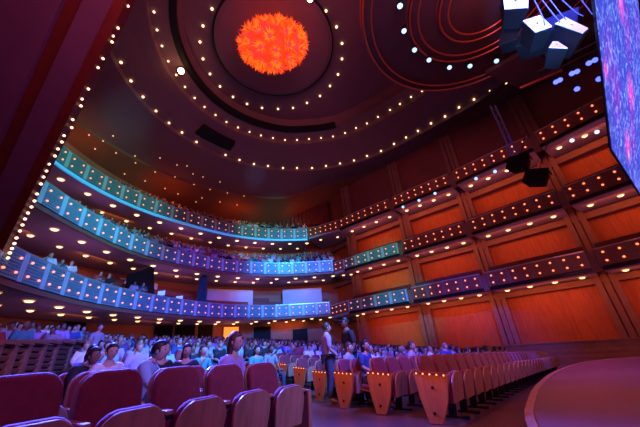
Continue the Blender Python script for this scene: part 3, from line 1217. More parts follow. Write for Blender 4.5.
m.strip([p + Vector((0, .08, 0)) for p in top], [p + Vector((0, .08, 0)) for p in bot])
o = m.build('drape', M_teal, origin=a)
tag(o, 'dark teal drape hanging at the middle of the lowest tier', 'drape')
for (x, y, d_, lab) in ((161, 293, 25.4, 'control desk with a small blue monitor on the lowest tier by the black screen'), (179, 298, 26.6, 'control desk with a glowing blue monitor beside the teal drape')):
    p = at_d(x, y, d_)
    root = tag(empty('control_desk', p), lab, 'desk')
    m = MB()
    m.box((0, 0, -.35), (1.6, .7, .08))
    for s_ in (-.7, .7):
        m.box((s_, 0, -.7), (.08, .6, .65))
    m.build('desk_table', M_blackmetal, root)
    m = MB()
    m.box((0, .1, 0), (.62, .06, .4))
    m.box((0, .12, -.25), (.1, .1, .2))
    m.build('monitor_case', M_black, root)
    m = MB()
    m.box((0, .06, 0), (.56, .02, .34))
    m.build('monitor_screen', M_screenblue, root)

# ------------------------------------------------------------------ louvred partition at left with raised terrace
PT = []
for (px_, d_) in ((-40, 8.0), (0, 8.6), (30, 9.8), (58, 11.6), (84, 14.2)):
    q = at_d(px_, 341, d_)
    PT.append(Vector((q.x, q.y)))
PTZ = [at_d(px_, 340.5, d_).z for (px_, d_) in ((-40, 8.0), (0, 8.6), (30, 9.8), (58, 11.6), (84, 14.2))]
m = MB()
tw = offset(PT, 5.5, (0, 13))
nseg = len(PT)
part = empty('louvred_partition', (PT[0].x, PT[0].y, fz(*PT[0])))
tag(part, 'dark wooden partition of louvred panels at the left edge of the seating', 'partition')
LV0 = Vector(part.location)
for i in range(nseg - 1):
    for h_ in range(2):
        A_, B_ = PT[i].lerp(PT[i + 1], h_ / 2), PT[i].lerp(PT[i + 1], (h_ + 1) / 2)
        d = (B_ - A_).normalized()
        n = Vector((-d.y, d.x))
        rot = Matrix(((d.x, n.x, 0), (d.y, n.y, 0), (0, 0, 1)))
        mid = (A_ + B_) / 2
        L = (B_ - A_).length
        z0 = PTZ[i] + (PTZ[i + 1] - PTZ[i]) * (h_ + .5) / 2 - 1.1
        b = MB()
        b.box((mid.x + n.x * .06, mid.y + n.y * .06, z0 - .35), (L, .05, .8), rot)
        for k in range(7):
            b.box((mid.x, mid.y, z0 + .1 + k * .135), (L - .1, .04, .085), rot @ Matrix.Rotation(R(25), 3, 'X'))
        b.box((mid.x + n.x * .06, mid.y + n.y * .06, z0 + .5), (L, .03, 1.0), rot, mi=1)
        for q in (A_ + d * .05, B_ - d * .05):
            b.box((q.x, q.y, z0 + .5), (.1, .1, 1.04), rot)
        b.box((mid.x, mid.y, z0 + 1.06), (L, .2, .08), rot)
        b.build('louvre_panel', [M_louvre, M_black], part, origin=LV0, loc=(0, 0, 0))

# ------------------------------------------------------------------ auditorium seats
def rounded(w, h, r, n=5, bulge=0.0, taper=1.0):
    """outline of an upright rounded rectangle (x,z), base at z=0, bottom scaled by taper"""
    pts = []
    for (cx, cz, a0) in ((w / 2 - r, h - r, 0), (-w / 2 + r, h - r, 90)):
        for k in range(n + 1):
            a = R(a0 + 90 * k / n)
            pts.append((cx + r * cos(a), cz + r * sin(a) ))
    pts += [(-w / 2 * taper, 0), (w / 2 * taper, 0)]
    top = [(x, z + bulge * (1 - (2 * x / w) ** 2) * (1 if z > h * .5 else 0)) for x, z in pts]
    return top


def slab_from(outline, y0, y1, tilt=0.0, curve=0.0, mi=0, mbx=None):
    m = mbx or MB()
    n = len(outline)

    def P(x, z, y):
        yy = y + curve * x * x + z * math.tan(tilt)
        return (x, yy, z)
    vs = [P(x, z, y0) for x, z in outline] + [P(x, z, y1) for x, z in outline]
    fs = [tuple(range(n - 1, -1, -1)), tuple(range(n, 2 * n))] + [(i, (i + 1) % n, n + (i + 1) % n, n + i) for i in range(n)]
    m.add(vs, fs, mi)
    return m


# local frame: facing -Y, seat centred at origin on floor
def seat_meshes():
    D = {}
    m = slab_from(rounded(.465, .56, .12, bulge=.03), -.035, .045, R(10), -.12)
    D['backrest'] = (m.mesh('backrest', M_maroon), (0, .05, .36))
    m = slab_from(rounded(.485, .575, .13, bulge=.03), .05, .075, R(10), -.12)
    D['back_shell'] = (m.mesh('back_shell', M_wood), (0, .052, .345))
    # tipped-up pan: wooden underside facing front, maroon cushion behind
    m = slab_from(rounded(.475, .37, .13, bulge=.04, taper=.92), -.03, .0, R(-9), .10)
    D['seat_pan'] = (m.mesh('seat_pan', M_wood), (0, -.27, .28))
    m = slab_from(rounded(.495, .385, .14, bulge=.04, taper=.92), .002, .085, R(-9), .10)
    D['seat_cushion'] = (m.mesh('seat_cushion', M_maroon), (0, -.27, .275))
    m = MB()
    m.box((0, -.10, .015), (.07, .36, .03))
    m.box((0, -.06, .30), (.045, .12, .56), Matrix.Rotation(R(8), 3, 'X'))
    m.box((0, -.1, .575), (.05, .42, .03))
    D['pedestal'] = (m.mesh('pedestal', M_blackmetal), (.28, 0, 0))
    m = MB()
    m.box((0, 0, 0), (.06, .36, .032))
    D['armrest'] = (m.mesh('armrest', M_wood), (.28, -.12, .605))
    return D


SEATM = seat_meshes()


def make_seat(label, group, lowered=False):
    root = tag(empty('auditorium_seat', (0, 0, 0)), label, 'seat', group)
    for nm, (me, loc) in SEATM.items():
        if lowered and nm in ('seat_pan', 'seat_cushion'):
            o = link(nm, me, root, (0, .02, .43 if nm == 'seat_cushion' else .36), (R(-278 + 188), 0, 0))
            o.rotation_euler = (R(90), 0, 0)
            o.location = (0, -.02, .37)
        else:
            o = link(nm, me, root, loc)
        if nm in ('backrest', 'seat_cushion'):
            bevel_mod(o, .035, 3)
        elif nm in ('seat_pan', 'armrest'):
            bevel_mod(o, .008, 2)
    return root


ENDM = MB()
ep = [(-.36, .66), (.20, .70), (.16, .35), (.08, .03), (-.12, .03), (-.26, .30)]
n_ = len(ep)
ENDM.add([(-.025, y, z) for y, z in ep] + [(.025, y, z) for y, z in ep], [tuple(range(n_)), tuple(range(2 * n_ - 1, n_ - 1, -1))] + [(i, n_ + i, n_ + (i + 1) % n_, (i + 1) % n_) for i in range(n_)])
for (y, z) in ((-.08, .50), (-.03, .16)):
    ENDM.lathe([(.022, -.005), (.022, .012)], c=(-.025, y, z), n=8, mi=1, rot=Matrix.Rotation(R(-90), 3, 'Y'))
END_ME = ENDM.mesh('end_panel', [M_endwood, M_black])
AL = MB()
AL.box((0, 0, 0), (.03, .5, .03), Matrix.Rotation(R(4), 3, 'X'))
ALS = AL.mesh('aisle_light_rail', M_copper)
ALB = sph_mesh('aisle_lamp', .012, M_aisle, 8, 5)

FACE = math.atan2(.77, .64)             # rows run along UD; seats face -TD
SEAT_RZ = math.atan2(UD.y, UD.x)        # local +X along row, local -Y = facing -TD


def nth(k):
    w = ['end', 'second', 'third', 'fourth', 'fifth', 'sixth', 'seventh', 'eighth', 'ninth', 'tenth', 'eleventh', 'twelfth', 'thirteenth', 'fourteenth', 'fifteenth', 'sixteenth', 'seventeenth', 'eighteenth', 'nineteenth', 'twentieth', 'twenty-first', 'twenty-second', 'twenty-third', 'twenty-fourth', 'twenty-fifth', 'twenty-sixth', 'twenty-seventh', 'twenty-eighth', 'twenty-ninth', 'thirtieth']
    return w[k]


def add_end_panel(seat, side=-1):
    o = link('end_panel', END_ME, seat, (side * .30, .04, 0))
    link('aisle_light_rail', ALS, o, (-.03, -.08, .70))
    for k in range(5):
        link('aisle_lamp', ALB, o, (-.045, -.30 + .11 * k, .665 + .008 * k))
    return o


SEATPOS = []


def place_seat(u, t, label, group, end=False, curve_t=0):
    p = rowpt(u, t)
    SEATPOS.append(p)
    s = make_seat(label, group)
    s.location = (p.x, p.y, fz(p.x, p.y))
    s.rotation_euler = (0, 0, SEAT_RZ)
    if end:
        add_end_panel(s)
    return s


PIT = .565
# figures that read individually
def near(px, py, dist):
    q = at_d(px, py, dist)
    return (q.x, q.y)


HERO = [
    (near(238, 355, 4.3), 'sit', 'long', 1, False, 'lilac', 'brown-haired woman in a lilac top seated behind the empty left rows', .5),
    (near(146, 350, 5.0), 'lean', 'short', 0, False, 'pale blue', 'man in a pale blue shirt leaning forward behind the left front seats', .9),
    (near(113, 352, 6.0), 'sit', 'short', 0, False, 'white', 'man in glasses-free profile in a white shirt left of the leaning man', .1),
    (near(84, 356, 6.2), 'lean', 'short', 0, True, 'black', 'person in a black top bending low beside the louvred partition', .5),
    (near(92, 360, 7.1), 'sit', 'long', 0, True, 'dark blue', 'dark-haired person in dark blue beside the bending person in black', .3),
    (near(165, 352, 5.5), 'sit', 'long', 0, False, 'black', 'long-haired woman in black seated right of the leaning man', .3),
    (near(187, 354, 6.4), 'sit', 'long', 0, False, 'black', 'black-haired woman in a black top, second right of the leaning man', -.3),
    (near(205, 354, 8.2), 'phone', 'long', 1, False, 'teal', 'brown-haired woman in a teal top holding a hand up', .2),
    (near(258, 356, 9.0), 'sit', 'long', 0, False, 'teal', 'black-haired woman in a teal top behind the lilac woman', .1),
    (near(272, 357, 10.0), 'sit', 'short', 0, True, 'grey', 'man in grey seated to the right behind the lilac woman', 0),
    (tuple(rowpt(6.0 + PIT, 4.48)), 'lean', 'short', 0, False, 'dark blue', 'man in dark blue leaning over the aisle seats of the third row', .6),
    (near(352, 363, 8.1), 'sit', 'short', 1, False, 'grey', 'brown-haired person in grey beside the man leaning at the aisle', .2),
    (near(369, 364, 7.3), 'sit', 'long', 0, False, 'dark blue', 'black-haired woman in dark blue near the standing man in a cap', .1),
    (near(416, 362, 9.3), 'sit', 'short', 1, False, 'lilac', 'brown-haired person in lilac behind the second row of right seats', .2),
    (near(378, 366, 10.5), 'sit', 'short', 0, True, 'white', 'man in white seated behind the woman in dark blue', 0),
]
HEROP = [Vector(h[0]) for h in HERO]
ROWS = [(5.3, 2.20), (5.67, 3.37), (6.0, 4.48), (6.9, 6.0), (7.5, 7.4), (7.8, 8.6), (8.1, 9.8)]
rownames = ['front', 'second', 'third', 'fourth', 'fifth', 'sixth', 'seventh']
for r_, (u0, t) in enumerate(ROWS):
    cnt = [28, 16, 10, 6, 5, 4, 3][r_]
    for k in range(cnt):
        if k and min((rowpt(u0 + PIT * k, t) - q).length for q in HEROP) < .64:
            continue
        if k == 0:
            lab = 'maroon seat with glowing orange end panel on the aisle, %s row right of it' % rownames[r_]
        else:
            lab = 'tipped-up maroon seat, %s from the aisle in the %s row right of it' % (nth(k), rownames[r_])
        place_seat(u0 + PIT * k, t, lab, 'seats in the %s row right of the aisle' % rownames[r_], k == 0)
# left block
LUD = Vector((cos(R(56)), sin(R(56))))
LTD = Vector((-LUD.y, LUD.x))
LN = ['front', 'second']
for r_ in range(2):
    for k in range([6, 7][r_]):
        p = Vector((-.78, 3.99)) - LUD * (.56 * k - .28 * r_) + LTD * (1.12 * r_)
        if r_ and min((p - q).length for q in HEROP) < .62:
            continue
        if k == 0:
            lab = 'maroon seat at the aisle end of the %s row left of the aisle' % LN[r_]
        else:
            lab = 'tipped-up maroon seat, %s from the aisle in the %s row left of it' % (nth(k), LN[r_])
        s = make_seat(lab, 'seats in the %s row left of the aisle' % LN[r_])
        s.location = (p.x, p.y, fz(p.x, p.y))
        s.rotation_euler = (0, 0, R(56))
        SEATPOS.append(p)
        if k == 0:
            m = MB()
            pe = [(-.34, .02), (-.36, .60), (.08, .62), (.12, .60), (.10, .02)]
            n_ = len(pe)
            m.add([(-.03, y, z) for y, z in pe] + [(.03, y, z) for y, z in pe], [tuple(range(n_)), tuple(range(2 * n_ - 1, n_ - 1, -1))] + [(i, n_ + i, n_ + (i + 1) % n_, (i + 1) % n_) for i in range(n_)])
            m.build('end_panel', M_wood, s, loc=(.34, .02, 0))

# ------------------------------------------------------------------ people
def skin_mesh(name, verts, edges, radii, root=0, sub=1):
    me = bpy.data.meshes.new('t')
    me.from_pydata(verts, edges, [])
    o = bpy.data.objects.new('t', me)
    COL.objects.link(o)
    md = o.modifiers.new('s', 'SKIN')
    md.use_smooth_shade = True
    for i, r in enumerate(radii):
        sv = me.skin_vertices[0].data[i]
        sv.radius = r if isinstance(r, tuple) else (r, r)
        sv.use_root = (i == root)
    if sub:
        ss = o.modifiers.new('u', 'SUBSURF')
        ss.levels = sub
        ss.render_levels = sub
    dg = bpy.context.evaluated_depsgraph_get()
    res = bpy.data.meshes.new_from_object(o.evaluated_get(dg))
    res.name = name
    bpy.data.objects.remove(o)
    bpy.data.meshes.remove(me)
    for p in res.polygons:
        p.use_smooth = True
    return res


class Fig:
    """skeleton of a figure; local frame faces -Y"""

    def __init__(s, pose):
        J = {}
        if pose == 'sit':
            J = dict(pel=(0, .06, .50), bel=(0, .09, .66), che=(0, .10, .88), ntk=(0, .08, 1.06), nck=(0, .06, 1.13), hed=(0, .04, 1.20),
                     sL=(.185, .09, 1.01), sR=(-.185, .09, 1.01), eL=(.235, .04, .77), eR=(-.235, .04, .77), wL=(.13, -.17, .66), wR=(-.13, -.17, .66),
                     hL=(.095, .05, .49), hR=(-.095, .05, .49), kL=(.13, -.38, .50), kR=(-.13, -.38, .50), aL=(.13, -.36, .09), aR=(-.13, -.36, .09), tL=(.14, -.52, .04), tR=(-.14, -.52, .04))
        elif pose == 'lean':
            J = dict(pel=(0, .06, .50), bel=(0, .03, .66), che=(0, -.03, .85), ntk=(.01, -.09, 1.01), nck=(.015, -.13, 1.07), hed=(.02, -.175, 1.145),
                     sL=(.17, -.06, .97), sR=(-.16, -.06, .97), eL=(.25, -.16, .75), eR=(-.24, -.18, .74), wL=(.10, -.33, .70), wR=(-.10, -.34, .70),
                     hL=(.095, .05, .49), hR=(-.095, .05, .49), kL=(.15, -.38, .50), kR=(-.14, -.38, .50), aL=(.13, -.30, .09), aR=(-.13, -.34, .09), tL=(.14, -.46, .04), tR=(-.14, -.50, .04))
        elif pose == 'phone':
            J = dict(pel=(0, .06, .50), bel=(0, .10, .66), che=(0, .11, .88), ntk=(-.01, .09, 1.06), nck=(-.01, .07, 1.13), hed=(-.02, .045, 1.20),
                     sL=(.185, .09, 1.01), sR=(-.185, .09, 1.01), eL=(.235, .05, .77), eR=(-.26, -.10, .84), wL=(.12, -.17, .66), wR=(-.19, -.26, 1.03),
                     hL=(.095, .05, .49), hR=(-.095, .05, .49), kL=(.13, -.38, .50), kR=(-.13, -.38, .50), aL=(.13, -.36, .09), aR=(-.13, -.36, .09), tL=(.14, -.52, .04), tR=(-.14, -.52, .04))
        else:  # stand
            J = dict(pel=(0, .02, .95), bel=(0, .03, 1.10), che=(0, .03, 1.30), ntk=(0, .02, 1.46), nck=(0, .01, 1.53), hed=(0, -.01, 1.615),
                     sL=(.18, .03, 1.41), sR=(-.18, .03, 1.41), eL=(.24, .05, 1.13), eR=(-.24, .04, 1.13), wL=(.23, -.08, .90), wR=(-.21, -.16, .96),
                     hL=(.095, .02, .92), hR=(-.095, .02, .92), kL=(.11, -.02, .50), kR=(-.11, .02, .50), aL=(.12, .03, .09), aR=(-.12, .08, .09), tL=(.14, -.14, .04), tR=(-.14, -.09, .04))
        s.J = {k: Vector(v) for k, v in J.items()}
        s.pose = pose

    BODY = [('pel', 'bel'), ('bel', 'che'), ('che', 'ntk'), ('ntk', 'nck'), ('che', 'sL'), ('sL', 'eL'), ('eL', 'wL'), ('che', 'sR'), ('sR', 'eR'), ('eR', 'wR'), ('pel', 'hL'), ('hL', 'kL'), ('kL', 'aL'), ('aL', 'tL'), ('pel', 'hR'), ('hR', 'kR'), ('kR', 'aR'), ('aR', 'tR')]
    RAD = dict(pel=(.13, .10), bel=(.125, .09), che=(.135, .095), ntk=(.085, .07), nck=(.066, .066), sL=.066, sR=.066, eL=.046, eR=.046, wL=.028, wR=.028, hL=.085, hR=.085, kL=.06, kR=.06, aL=.04, aR=.04, tL=.035, tR=.035)

    def part(s, name, keys, edges, grow, sub, root):
        idx = {k: i for i, k in enumerate(keys)}
        rad = []
        for k in keys:
            r = s.RAD[k]
            rad.append(tuple(q + grow for q in r) if isinstance(r, tuple) else r + grow)
        return skin_mesh(name, [s.J[k] for k in keys], [(idx[a], idx[b]) for a, b in edges], rad, idx[root], sub)

    def hand(s, m, side, hi):
        w, e = s.J['w' + side], s.J['e' + side]
        d = (w - e).normalized()
        up = Vector((0, 0, 1))
        sd = d.cross(up).normalized()
        if (sd.x > 0) != (side == 'R'):
            sd = -sd
        nn = d.cross(sd).normalized()
        if nn.z > 0:
            nn = -nn
        m.sphere(w + d * .05, (.038, .05, .024) if not hi else (.036, .046, .022), 8, 6)
        if hi:
            for j, (o_, L) in enumerate(((.026, .068), (.009, .078), (-.009, .074), (-.026, .058))):
                b0 = w + d * .085 + sd * o_
                m.tube([b0, b0 + d * L * .5 + nn * .008, b0 + d * L * .78 + nn * .03, b0 + d * L * .8 + nn * .05], [.009, .0085, .008, .006], 6)
            b0 = w + d * .03 + sd * .03
            m.tube([b0, b0 + d * .03 + sd * .022, b0 + d * .062 + sd * .024 + nn * .008], [.011, .0095, .007], 6)

    def head(s, m, hi):
        c = s.J['hed']
        n0 = len(m.v)
        nu, nv = (16, 12) if hi else (9, 7)
        b = MB()
        b.sphere((0, 0, 0), 1, nu, nv)
        vs = []
        for (x, y, z) in b.v:
            jaw = max(0, -z)
            X = x * (.074 - .020 * jaw * jaw)
            Y = y * (.094 - .014 * jaw) - .010 * jaw
            Z = z * (.118 if z > 0 else .122)
            if y < -.55 and hi:
                if abs(x) < .22 and -.35 < z < .15:
                    Y -= .020 * (1 - abs(x) / .22)
                if .05 < z < .35 and .2 < abs(x) < .55:
                    Y += .007
            vs.append(Vector((X, Y, Z)) + c)
        m.add(vs, b.f, 0)
        if hi:
            for sx in (-1, 1):
                m.sphere(c + Vector((sx * .031, -.083, .012)), (.013, .008, .008), 8, 5, mi=1)
                m.sphere(c + Vector((sx * .076, .008, -.006)), (.012, .022, .033), 8, 6)
            m.tube([c + Vector((0, -.090, .02)), c + Vector((0, -.106, -.018)), c + Vector((0, -.098, -.026))], [.008, .014, .009], 6)
            m.tube([c + Vector((-.024, -.083, -.056)), c + Vector((0, -.093, -.055)), c + Vector((.024, -.083, -.056))], [.004, .008, .004], 6, mi=2)

    def hair(s, kind):
        c = s.J['hed']
        b = MB()
        b.sphere((0, 0, 0), 1, 16, 12)
        m = MB()
        vs = []
        for (x, y, z) in b.v:
            Z = z
            X, Y = x * .085, y * .107 + .008
            zz = z * .13
            if y < -.25:                           # clear the face
                if z < .45:
                    Y = max(Y, -.030)
                    X *= .98
                    zz = max(zz, -.05) if kind == 'short' else zz
            if kind == 'short' and z < -.1:
                zz = max(zz, -.055)
                X *= .90
            if kind == 'long' and z < -.05:
                zz = z * .30
                X *= 1.12
                Y = Y * .8 + .03
                if y < -.2:
                    Y = max(Y, -.02)
            if kind == 'cap':
                zz = max(zz, -.02)
            vs.append(Vector((X, Y, zz + .012)) + c)
        m.add(vs, b.f)
        if kind == 'cap':
            m.sphere(c + Vector((0, -.115, .045)), (.07, .07, .012), 10, 5)
        if kind == 'bun':
            m.sphere(c + Vector((0, .115, .06)), .045, 8, 6)
        return m


def to_mb(me, mi=0, mb_=None):
    m = mb_ or MB()
    m.add([v.co.copy() for v in me.vertices], [tuple(p.vertices) for p in me.polygons], mi)
    return m


TORSO_K = ['pel', 'bel', 'che', 'ntk', 'sL', 'eL', 'sR', 'eR']
TORSO_E = [('pel', 'bel'), ('bel', 'che'), ('che', 'ntk'), ('che', 'sL'), ('sL', 'eL'), ('che', 'sR'), ('sR', 'eR')]
LEG_K = ['pel', 'hL', 'kL', 'aL', 'hR', 'kR', 'aR']
LEG_E = [('pel', 'hL'), ('hL', 'kL'), ('kL', 'aL'), ('pel', 'hR'), ('hR', 'kR'), ('kR', 'aR')]
FIGS = {}
for pose in ('sit', 'lean', 'phone', 'stand'):
    f = Fig(pose)
    body = f.part('body', list(Fig.RAD), Fig.BODY, 0, 1, 'pel')
    shirt = f.part('shirt', TORSO_K, TORSO_E, .014, 1, 'pel')
    trous = f.part('trousers', LEG_K, LEG_E, .014, 1, 'pel')
    hi = to_mb(body)
    f.hand(hi, 'L', True)
    f.hand(hi, 'R', True)
    f.head(hi, True)
    his = {}
    for nm, sk in (('l', M_skin), ('d', M_skind)):
        his[nm] = hi.mesh('body', [sk, M_eye, M_lip], True)
    for mm, mt in ((shirt, M_cloth), (trous, M_trouser)):
        mm.materials.clear()
        mm.materials.append(mt)
    b0 = f.part('b', list(Fig.RAD), Fig.BODY, 0, 0, 'pel')
    s0 = f.part('s', TORSO_K, TORSO_E, .016, 0, 'pel')
    l0 = f.part('l', LEG_K, LEG_E, .016, 0, 'pel')
    FIGS[pose] = dict(fig=f, hi=his, shirt=shirt, trous=trous, lo=(b0, s0, l0))

HAIRM = {}


def hair_mesh(pose, kind, hc):
    key = (pose, kind, hc)
    if key not in HAIRM:
        HAIRM[key] = FIGS[pose]['fig'].hair(kind).mesh('hair', M_hairs[hc], True)
    return HAIRM[key]


LOM = {}


def lo_mesh(pose, kind, hc, dark):
    key = (pose, kind, hc, dark)
    if key not in LOM:
        b0, s0, l0 = FIGS[pose]['lo']
        m = MB()
        to_mb(b0, 0, m)
        to_mb(s0, 1, m)
        to_mb(l0, 2, m)
        f = FIGS[pose]['fig']
        f.head(m, False)
        f.hand(m, 'L', False)
        f.hand(m, 'R', False)
        h = f.hair(kind)
        m.add(h.v, h.f, 3)
        LOM[key] = m.mesh('spectator', [M_skind if dark else M_skin, M_cloth, M_trouser, M_hairs[hc]], True)
    return LOM[key]


SHIRTS = {'white': (.75, .75, .78), 'pale blue': (.30, .45, .62), 'grey': (.3, .3, .32), 'black': (.02, .02, .025), 'dark blue': (.04, .07, .22), 'red': (.35, .05, .06), 'lilac': (.42, .28, .55), 'teal': (.06, .32, .34)}
HN = ['black-haired', 'brown-haired', 'fair-haired']
NPEOPLE = [0]


def person_hi(px_u_t, pose, kind, hc, dark, shirt, label, rz=0.0, z=None, group=None):
    p = px_u_t
    zz = fz(p[0], p[1]) if z is None else z
    root = empty('person', (p[0], p[1], zz), SEAT_RZ + rz)
    tag(root, label, 'person', group)
    F = FIGS[pose]
    link('body', F['hi']['d' if dark else 'l'], root)
    o = link('shirt', F['shirt'], root)
    o.color = (*SHIRTS[shirt], 1)
    link('trousers', F['trous'], root)
    link('cap' if kind == 'cap' else 'hair', hair_mesh(pose, kind, hc), root)
    NPEOPLE[0] += 1
    return root


def person_lo(x, y, z, rz, where, group, shirts=None, stand=False):
    pose = 'stand' if stand else rnd.choice(['sit', 'sit', 'lean', 'phone'])
    kind = rnd.choice(['short', 'long', 'short'])
    hc = rnd.choice([0, 0, 1, 1, 2])
    dark = rnd.random() < .3
    sh = rnd.choice(shirts or list(SHIRTS))
    o = link('person', lo_mesh(pose, kind, hc, dark), None, (x, y, z), (0, 0, rz))
    s_ = rnd.uniform(.94, 1.05)
    o.scale = (s_, s_, s_)
    o.color = (*SHIRTS[sh], 1)
    tag(o, '%s spectator in a %s top %s' % (HN[hc], sh, where), 'person', group)
    NPEOPLE[0] += 1
    return o


for (p, pose, kind, hc, dark, sh, lab, rz) in HERO:
    lab = lab.replace('glasses-free profile in ', '')
    person_hi(p, pose, kind, hc, dark, sh, lab, rz)
    s_ = make_seat('seat with lowered pan under the %s' % lab.split(' seated')[0].split(' leaning')[0].split(' bending')[0].split(' holding')[0].split(' beside')[0].split(' near')[0].split(' behind')[0].split(' left')[0], 'occupied seats', True)
    s_.location = (p[0], p[1] , fz(p[0], p[1]))
    s_.location += Vector((-sin(SEAT_RZ), cos(SEAT_RZ), 0)) * .16
    s_.rotation_euler = (0, 0, SEAT_RZ)
person_hi(near(329, 360, 8.2), 'stand', 'short', 1, False, 'lilac', 'person standing in a lilac top in the aisle left of the man in black', 1.0).scale = (1.06, 1.06, 1.06)
person_hi(near(349, 360, 8.5), 'stand', 'cap', 0, True, 'black', 'man in a black jacket and black cap standing among the right seats', -2.0).scale = (1.14, 1.14, 1.14)
person_hi(near(400 / 4.27 + 1, 350, 13), 'stand', 'short', 1, False, 'grey', 'person standing in grey far behind the white-shirted man', .5)

taken = [Vector(h[0]) for h in HERO] + [Vector(near(329, 360, 8.2)), Vector(near(349, 360, 8.5))]


def inside(p, c, margin):
    """true when p lies inside the horseshoe of the lowest tier"""
    q = p - Vector((0, 13))
    for i in range(len(c) - 1):
        pass
    return True


def dist_curve(p, c):
    return min((p - q).length for q in c)


HALL = [Vector(p) for p in LC] + [Vector((1.75, 28.2))] + [n * 1 for n in NODES]


def in_poly(p, poly):
    c = False
    j = len(poly) - 1
    for i in range(len(poly)):
        a, b = poly[i], poly[j]
        if (a.y > p.y) != (b.y > p.y) and p.x < (b.x - a.x) * (p.y - a.y) / (b.y - a.y) + a.x:
            c = not c
        j = i
    return c


SEATPOLY = offset([Vector(p) for p in LC], 2.2)[2:] + [Vector((4.0, 30)), Vector((9, 24)), Vector((13, 20)), Vector((15.2, 17.3)), Vector((6, 6)), Vector((-9, 8))]

PTF = resample(PT, .3)
LIM = PT[-1].x / PT[-1].y


def behind(p):
    for a, b in zip(PT, PT[1:]):
        if (b.x - a.x) * (p.y - a.y) - (b.y - a.y) * (p.x - a.x) < 0:
            return False
    return True


def terrace(p):
    return .35


tp = [tuple(q) for q in PT] + [(-13.5, 19.5), (-16.5, 17), (-16.5, 8)]
m = MB()
n_ = len(tp)
m.add([(x, y, fz(x, y) - .2) for x, y in tp] + [(x, y, fz(x, y) + .33) for x, y in tp], [tuple(range(n_ - 1, -1, -1)), tuple(range(n_, 2 * n_))] + [(i, (i + 1) % n_, n_ + (i + 1) % n_, n_ + i) for i in range(n_)])
tag(m.build('floor_terrace', M_floor), kind='structure')

cands = []
t = 4.48
row = 0
while t < 30:
    u = -6.0 + (row % 2) * .28
    while u < 24:
        p = rowpt(u, t)
        aisle = t < 9.5 and (3.0 + .28 * (t - 3)) < u < (5.3 + .35 * (t - 2.2))
        first = (u < 3.5 and t < 6.5) or (u > 5 and t < 5.4 and u < 10)
        if not aisle and not first and in_poly(p, SEATPOLY) and p.y > 4 and rnd.random() < .9:
            cands.append((p, row))
        u += .68
    t += 1.0
    row += 1
cands.sort(key=lambda c: c[0].length)
FLOORN = 150
crowd = MB()
nfl_ = 0
# what the near people hide is thinned by looking at the picture direction
buckets = {}
far_list = []
for p, row in cands:
    if min((p - q).length for q in taken) < .55:
        continue
    if min((p - q).length for q in SEATPOS) < .62 or p.x / p.y < -1.25:
        continue
    side_ = p.x / p.y < LIM
    if side_ and min((p - q).length for q in PTF) < .7:
        continue
    if side_ and not behind(p):
        continue
    left = p.x < -9.2
    z = fz(p.x, p.y) + (terrace(p) if side_ else 0)
    if nfl_ < FLOORN:
        if p.x < -4.5:
            where, g = 'on the floor at far left', 'spectators at the left of the floor'
        elif p.x < 1.5:
            where, g = 'in the middle of the floor', 'spectators in the middle of the floor'
        else:
            where, g = 'on the floor past the right seat rows', 'spectators at the right of the floor'
        rz = SEAT_RZ + rnd.uniform(-.3, .5)
        person_lo(p.x, p.y, z, rz, where, g)
        nfl_ += 1
    else:
        far_list.append((p, z))


def crowd_mesh(lst, name, label, seedc):
    """distant part of the audience nobody could count, one mesh"""
    m = MB()
    cols = [mat('crowd_%s' % k.replace(' ', '_'), v, rough=.85) for k, v in SHIRTS.items()]
    lo = {}
    for pose in ('sit', 'lean'):
        for kind in ('short', 'long'):
            q = MB()
            b0, s0, l0 = FIGS[pose]['lo']
            to_mb(b0, 0, q)
            to_mb(s0, 1, q)
            FIGS[pose]['fig'].head(q, False)
            h = FIGS[pose]['fig'].hair(kind)
            q.add(h.v, h.f, 2)
            lo[(pose, kind)] = q
    for (x, y, z, rz) in lst:
        q = lo[(rnd.choice(('sit', 'lean')), rnd.choice(('short', 'long')))]
        c, s_ = cos(rz), sin(rz)
        sh = rnd.randrange(len(cols))
        hc = rnd.choice((0, 0, 1))
        o_ = len(m.v)
        m.v += [(x + c * v[0] - s_ * v[1], y + s_ * v[0] + c * v[1], z + v[2]) for v in q.v]
        m.f += [tuple(o_ + i for i in f) for f in q.f]
        m.mi += [0 if k == 0 else (1 + sh if k == 1 else 1 + len(cols) + hc) for k in q.mi]
    if m.v:
        o = m.build(name, [M_skin] + cols + M_hairs, smooth=True)
        tag(o, label, 'crowd', None, 'stuff')


crowd_mesh([(p.x, p.y, z, SEAT_RZ + rnd.uniform(-.3, .4)) for p, z in far_list if rnd.random() < .8][:420], 'crowd', 'dense far crowd of seated people on the main floor below the balconies', 1)


def tier_people(pts, z, rows, keep, where, group, i0=0.0, shirts=None, limit=999, face=(2, 3)):
    cnt = 0
    rest = []
    N = normals(pts, (0, 13))
    for r_, off in enumerate(rows):
        cu = resample([p + n * off for p, n in zip(pts, N)], .70)
        n = len(cu)
        for i, q in enumerate(cu):
            if i / n < i0 or rnd.random() > keep[r_]:
                continue
            q = q + Vector((rnd.uniform(-.04, .04), rnd.uniform(-.06, .06)))
            d = Vector(face) - q
            rz = math.atan2(d.x, -d.y) + rnd.uniform(-.3, .3)
            zz = z + .7 + .55 * int((off - .35) / .95)
            if cnt < limit:
                person_lo(q.x, q.y, zz, rz, where, group, shirts)
                cnt += 1
            else:
                rest.append((q.x, q.y, zz, rz))
    return rest


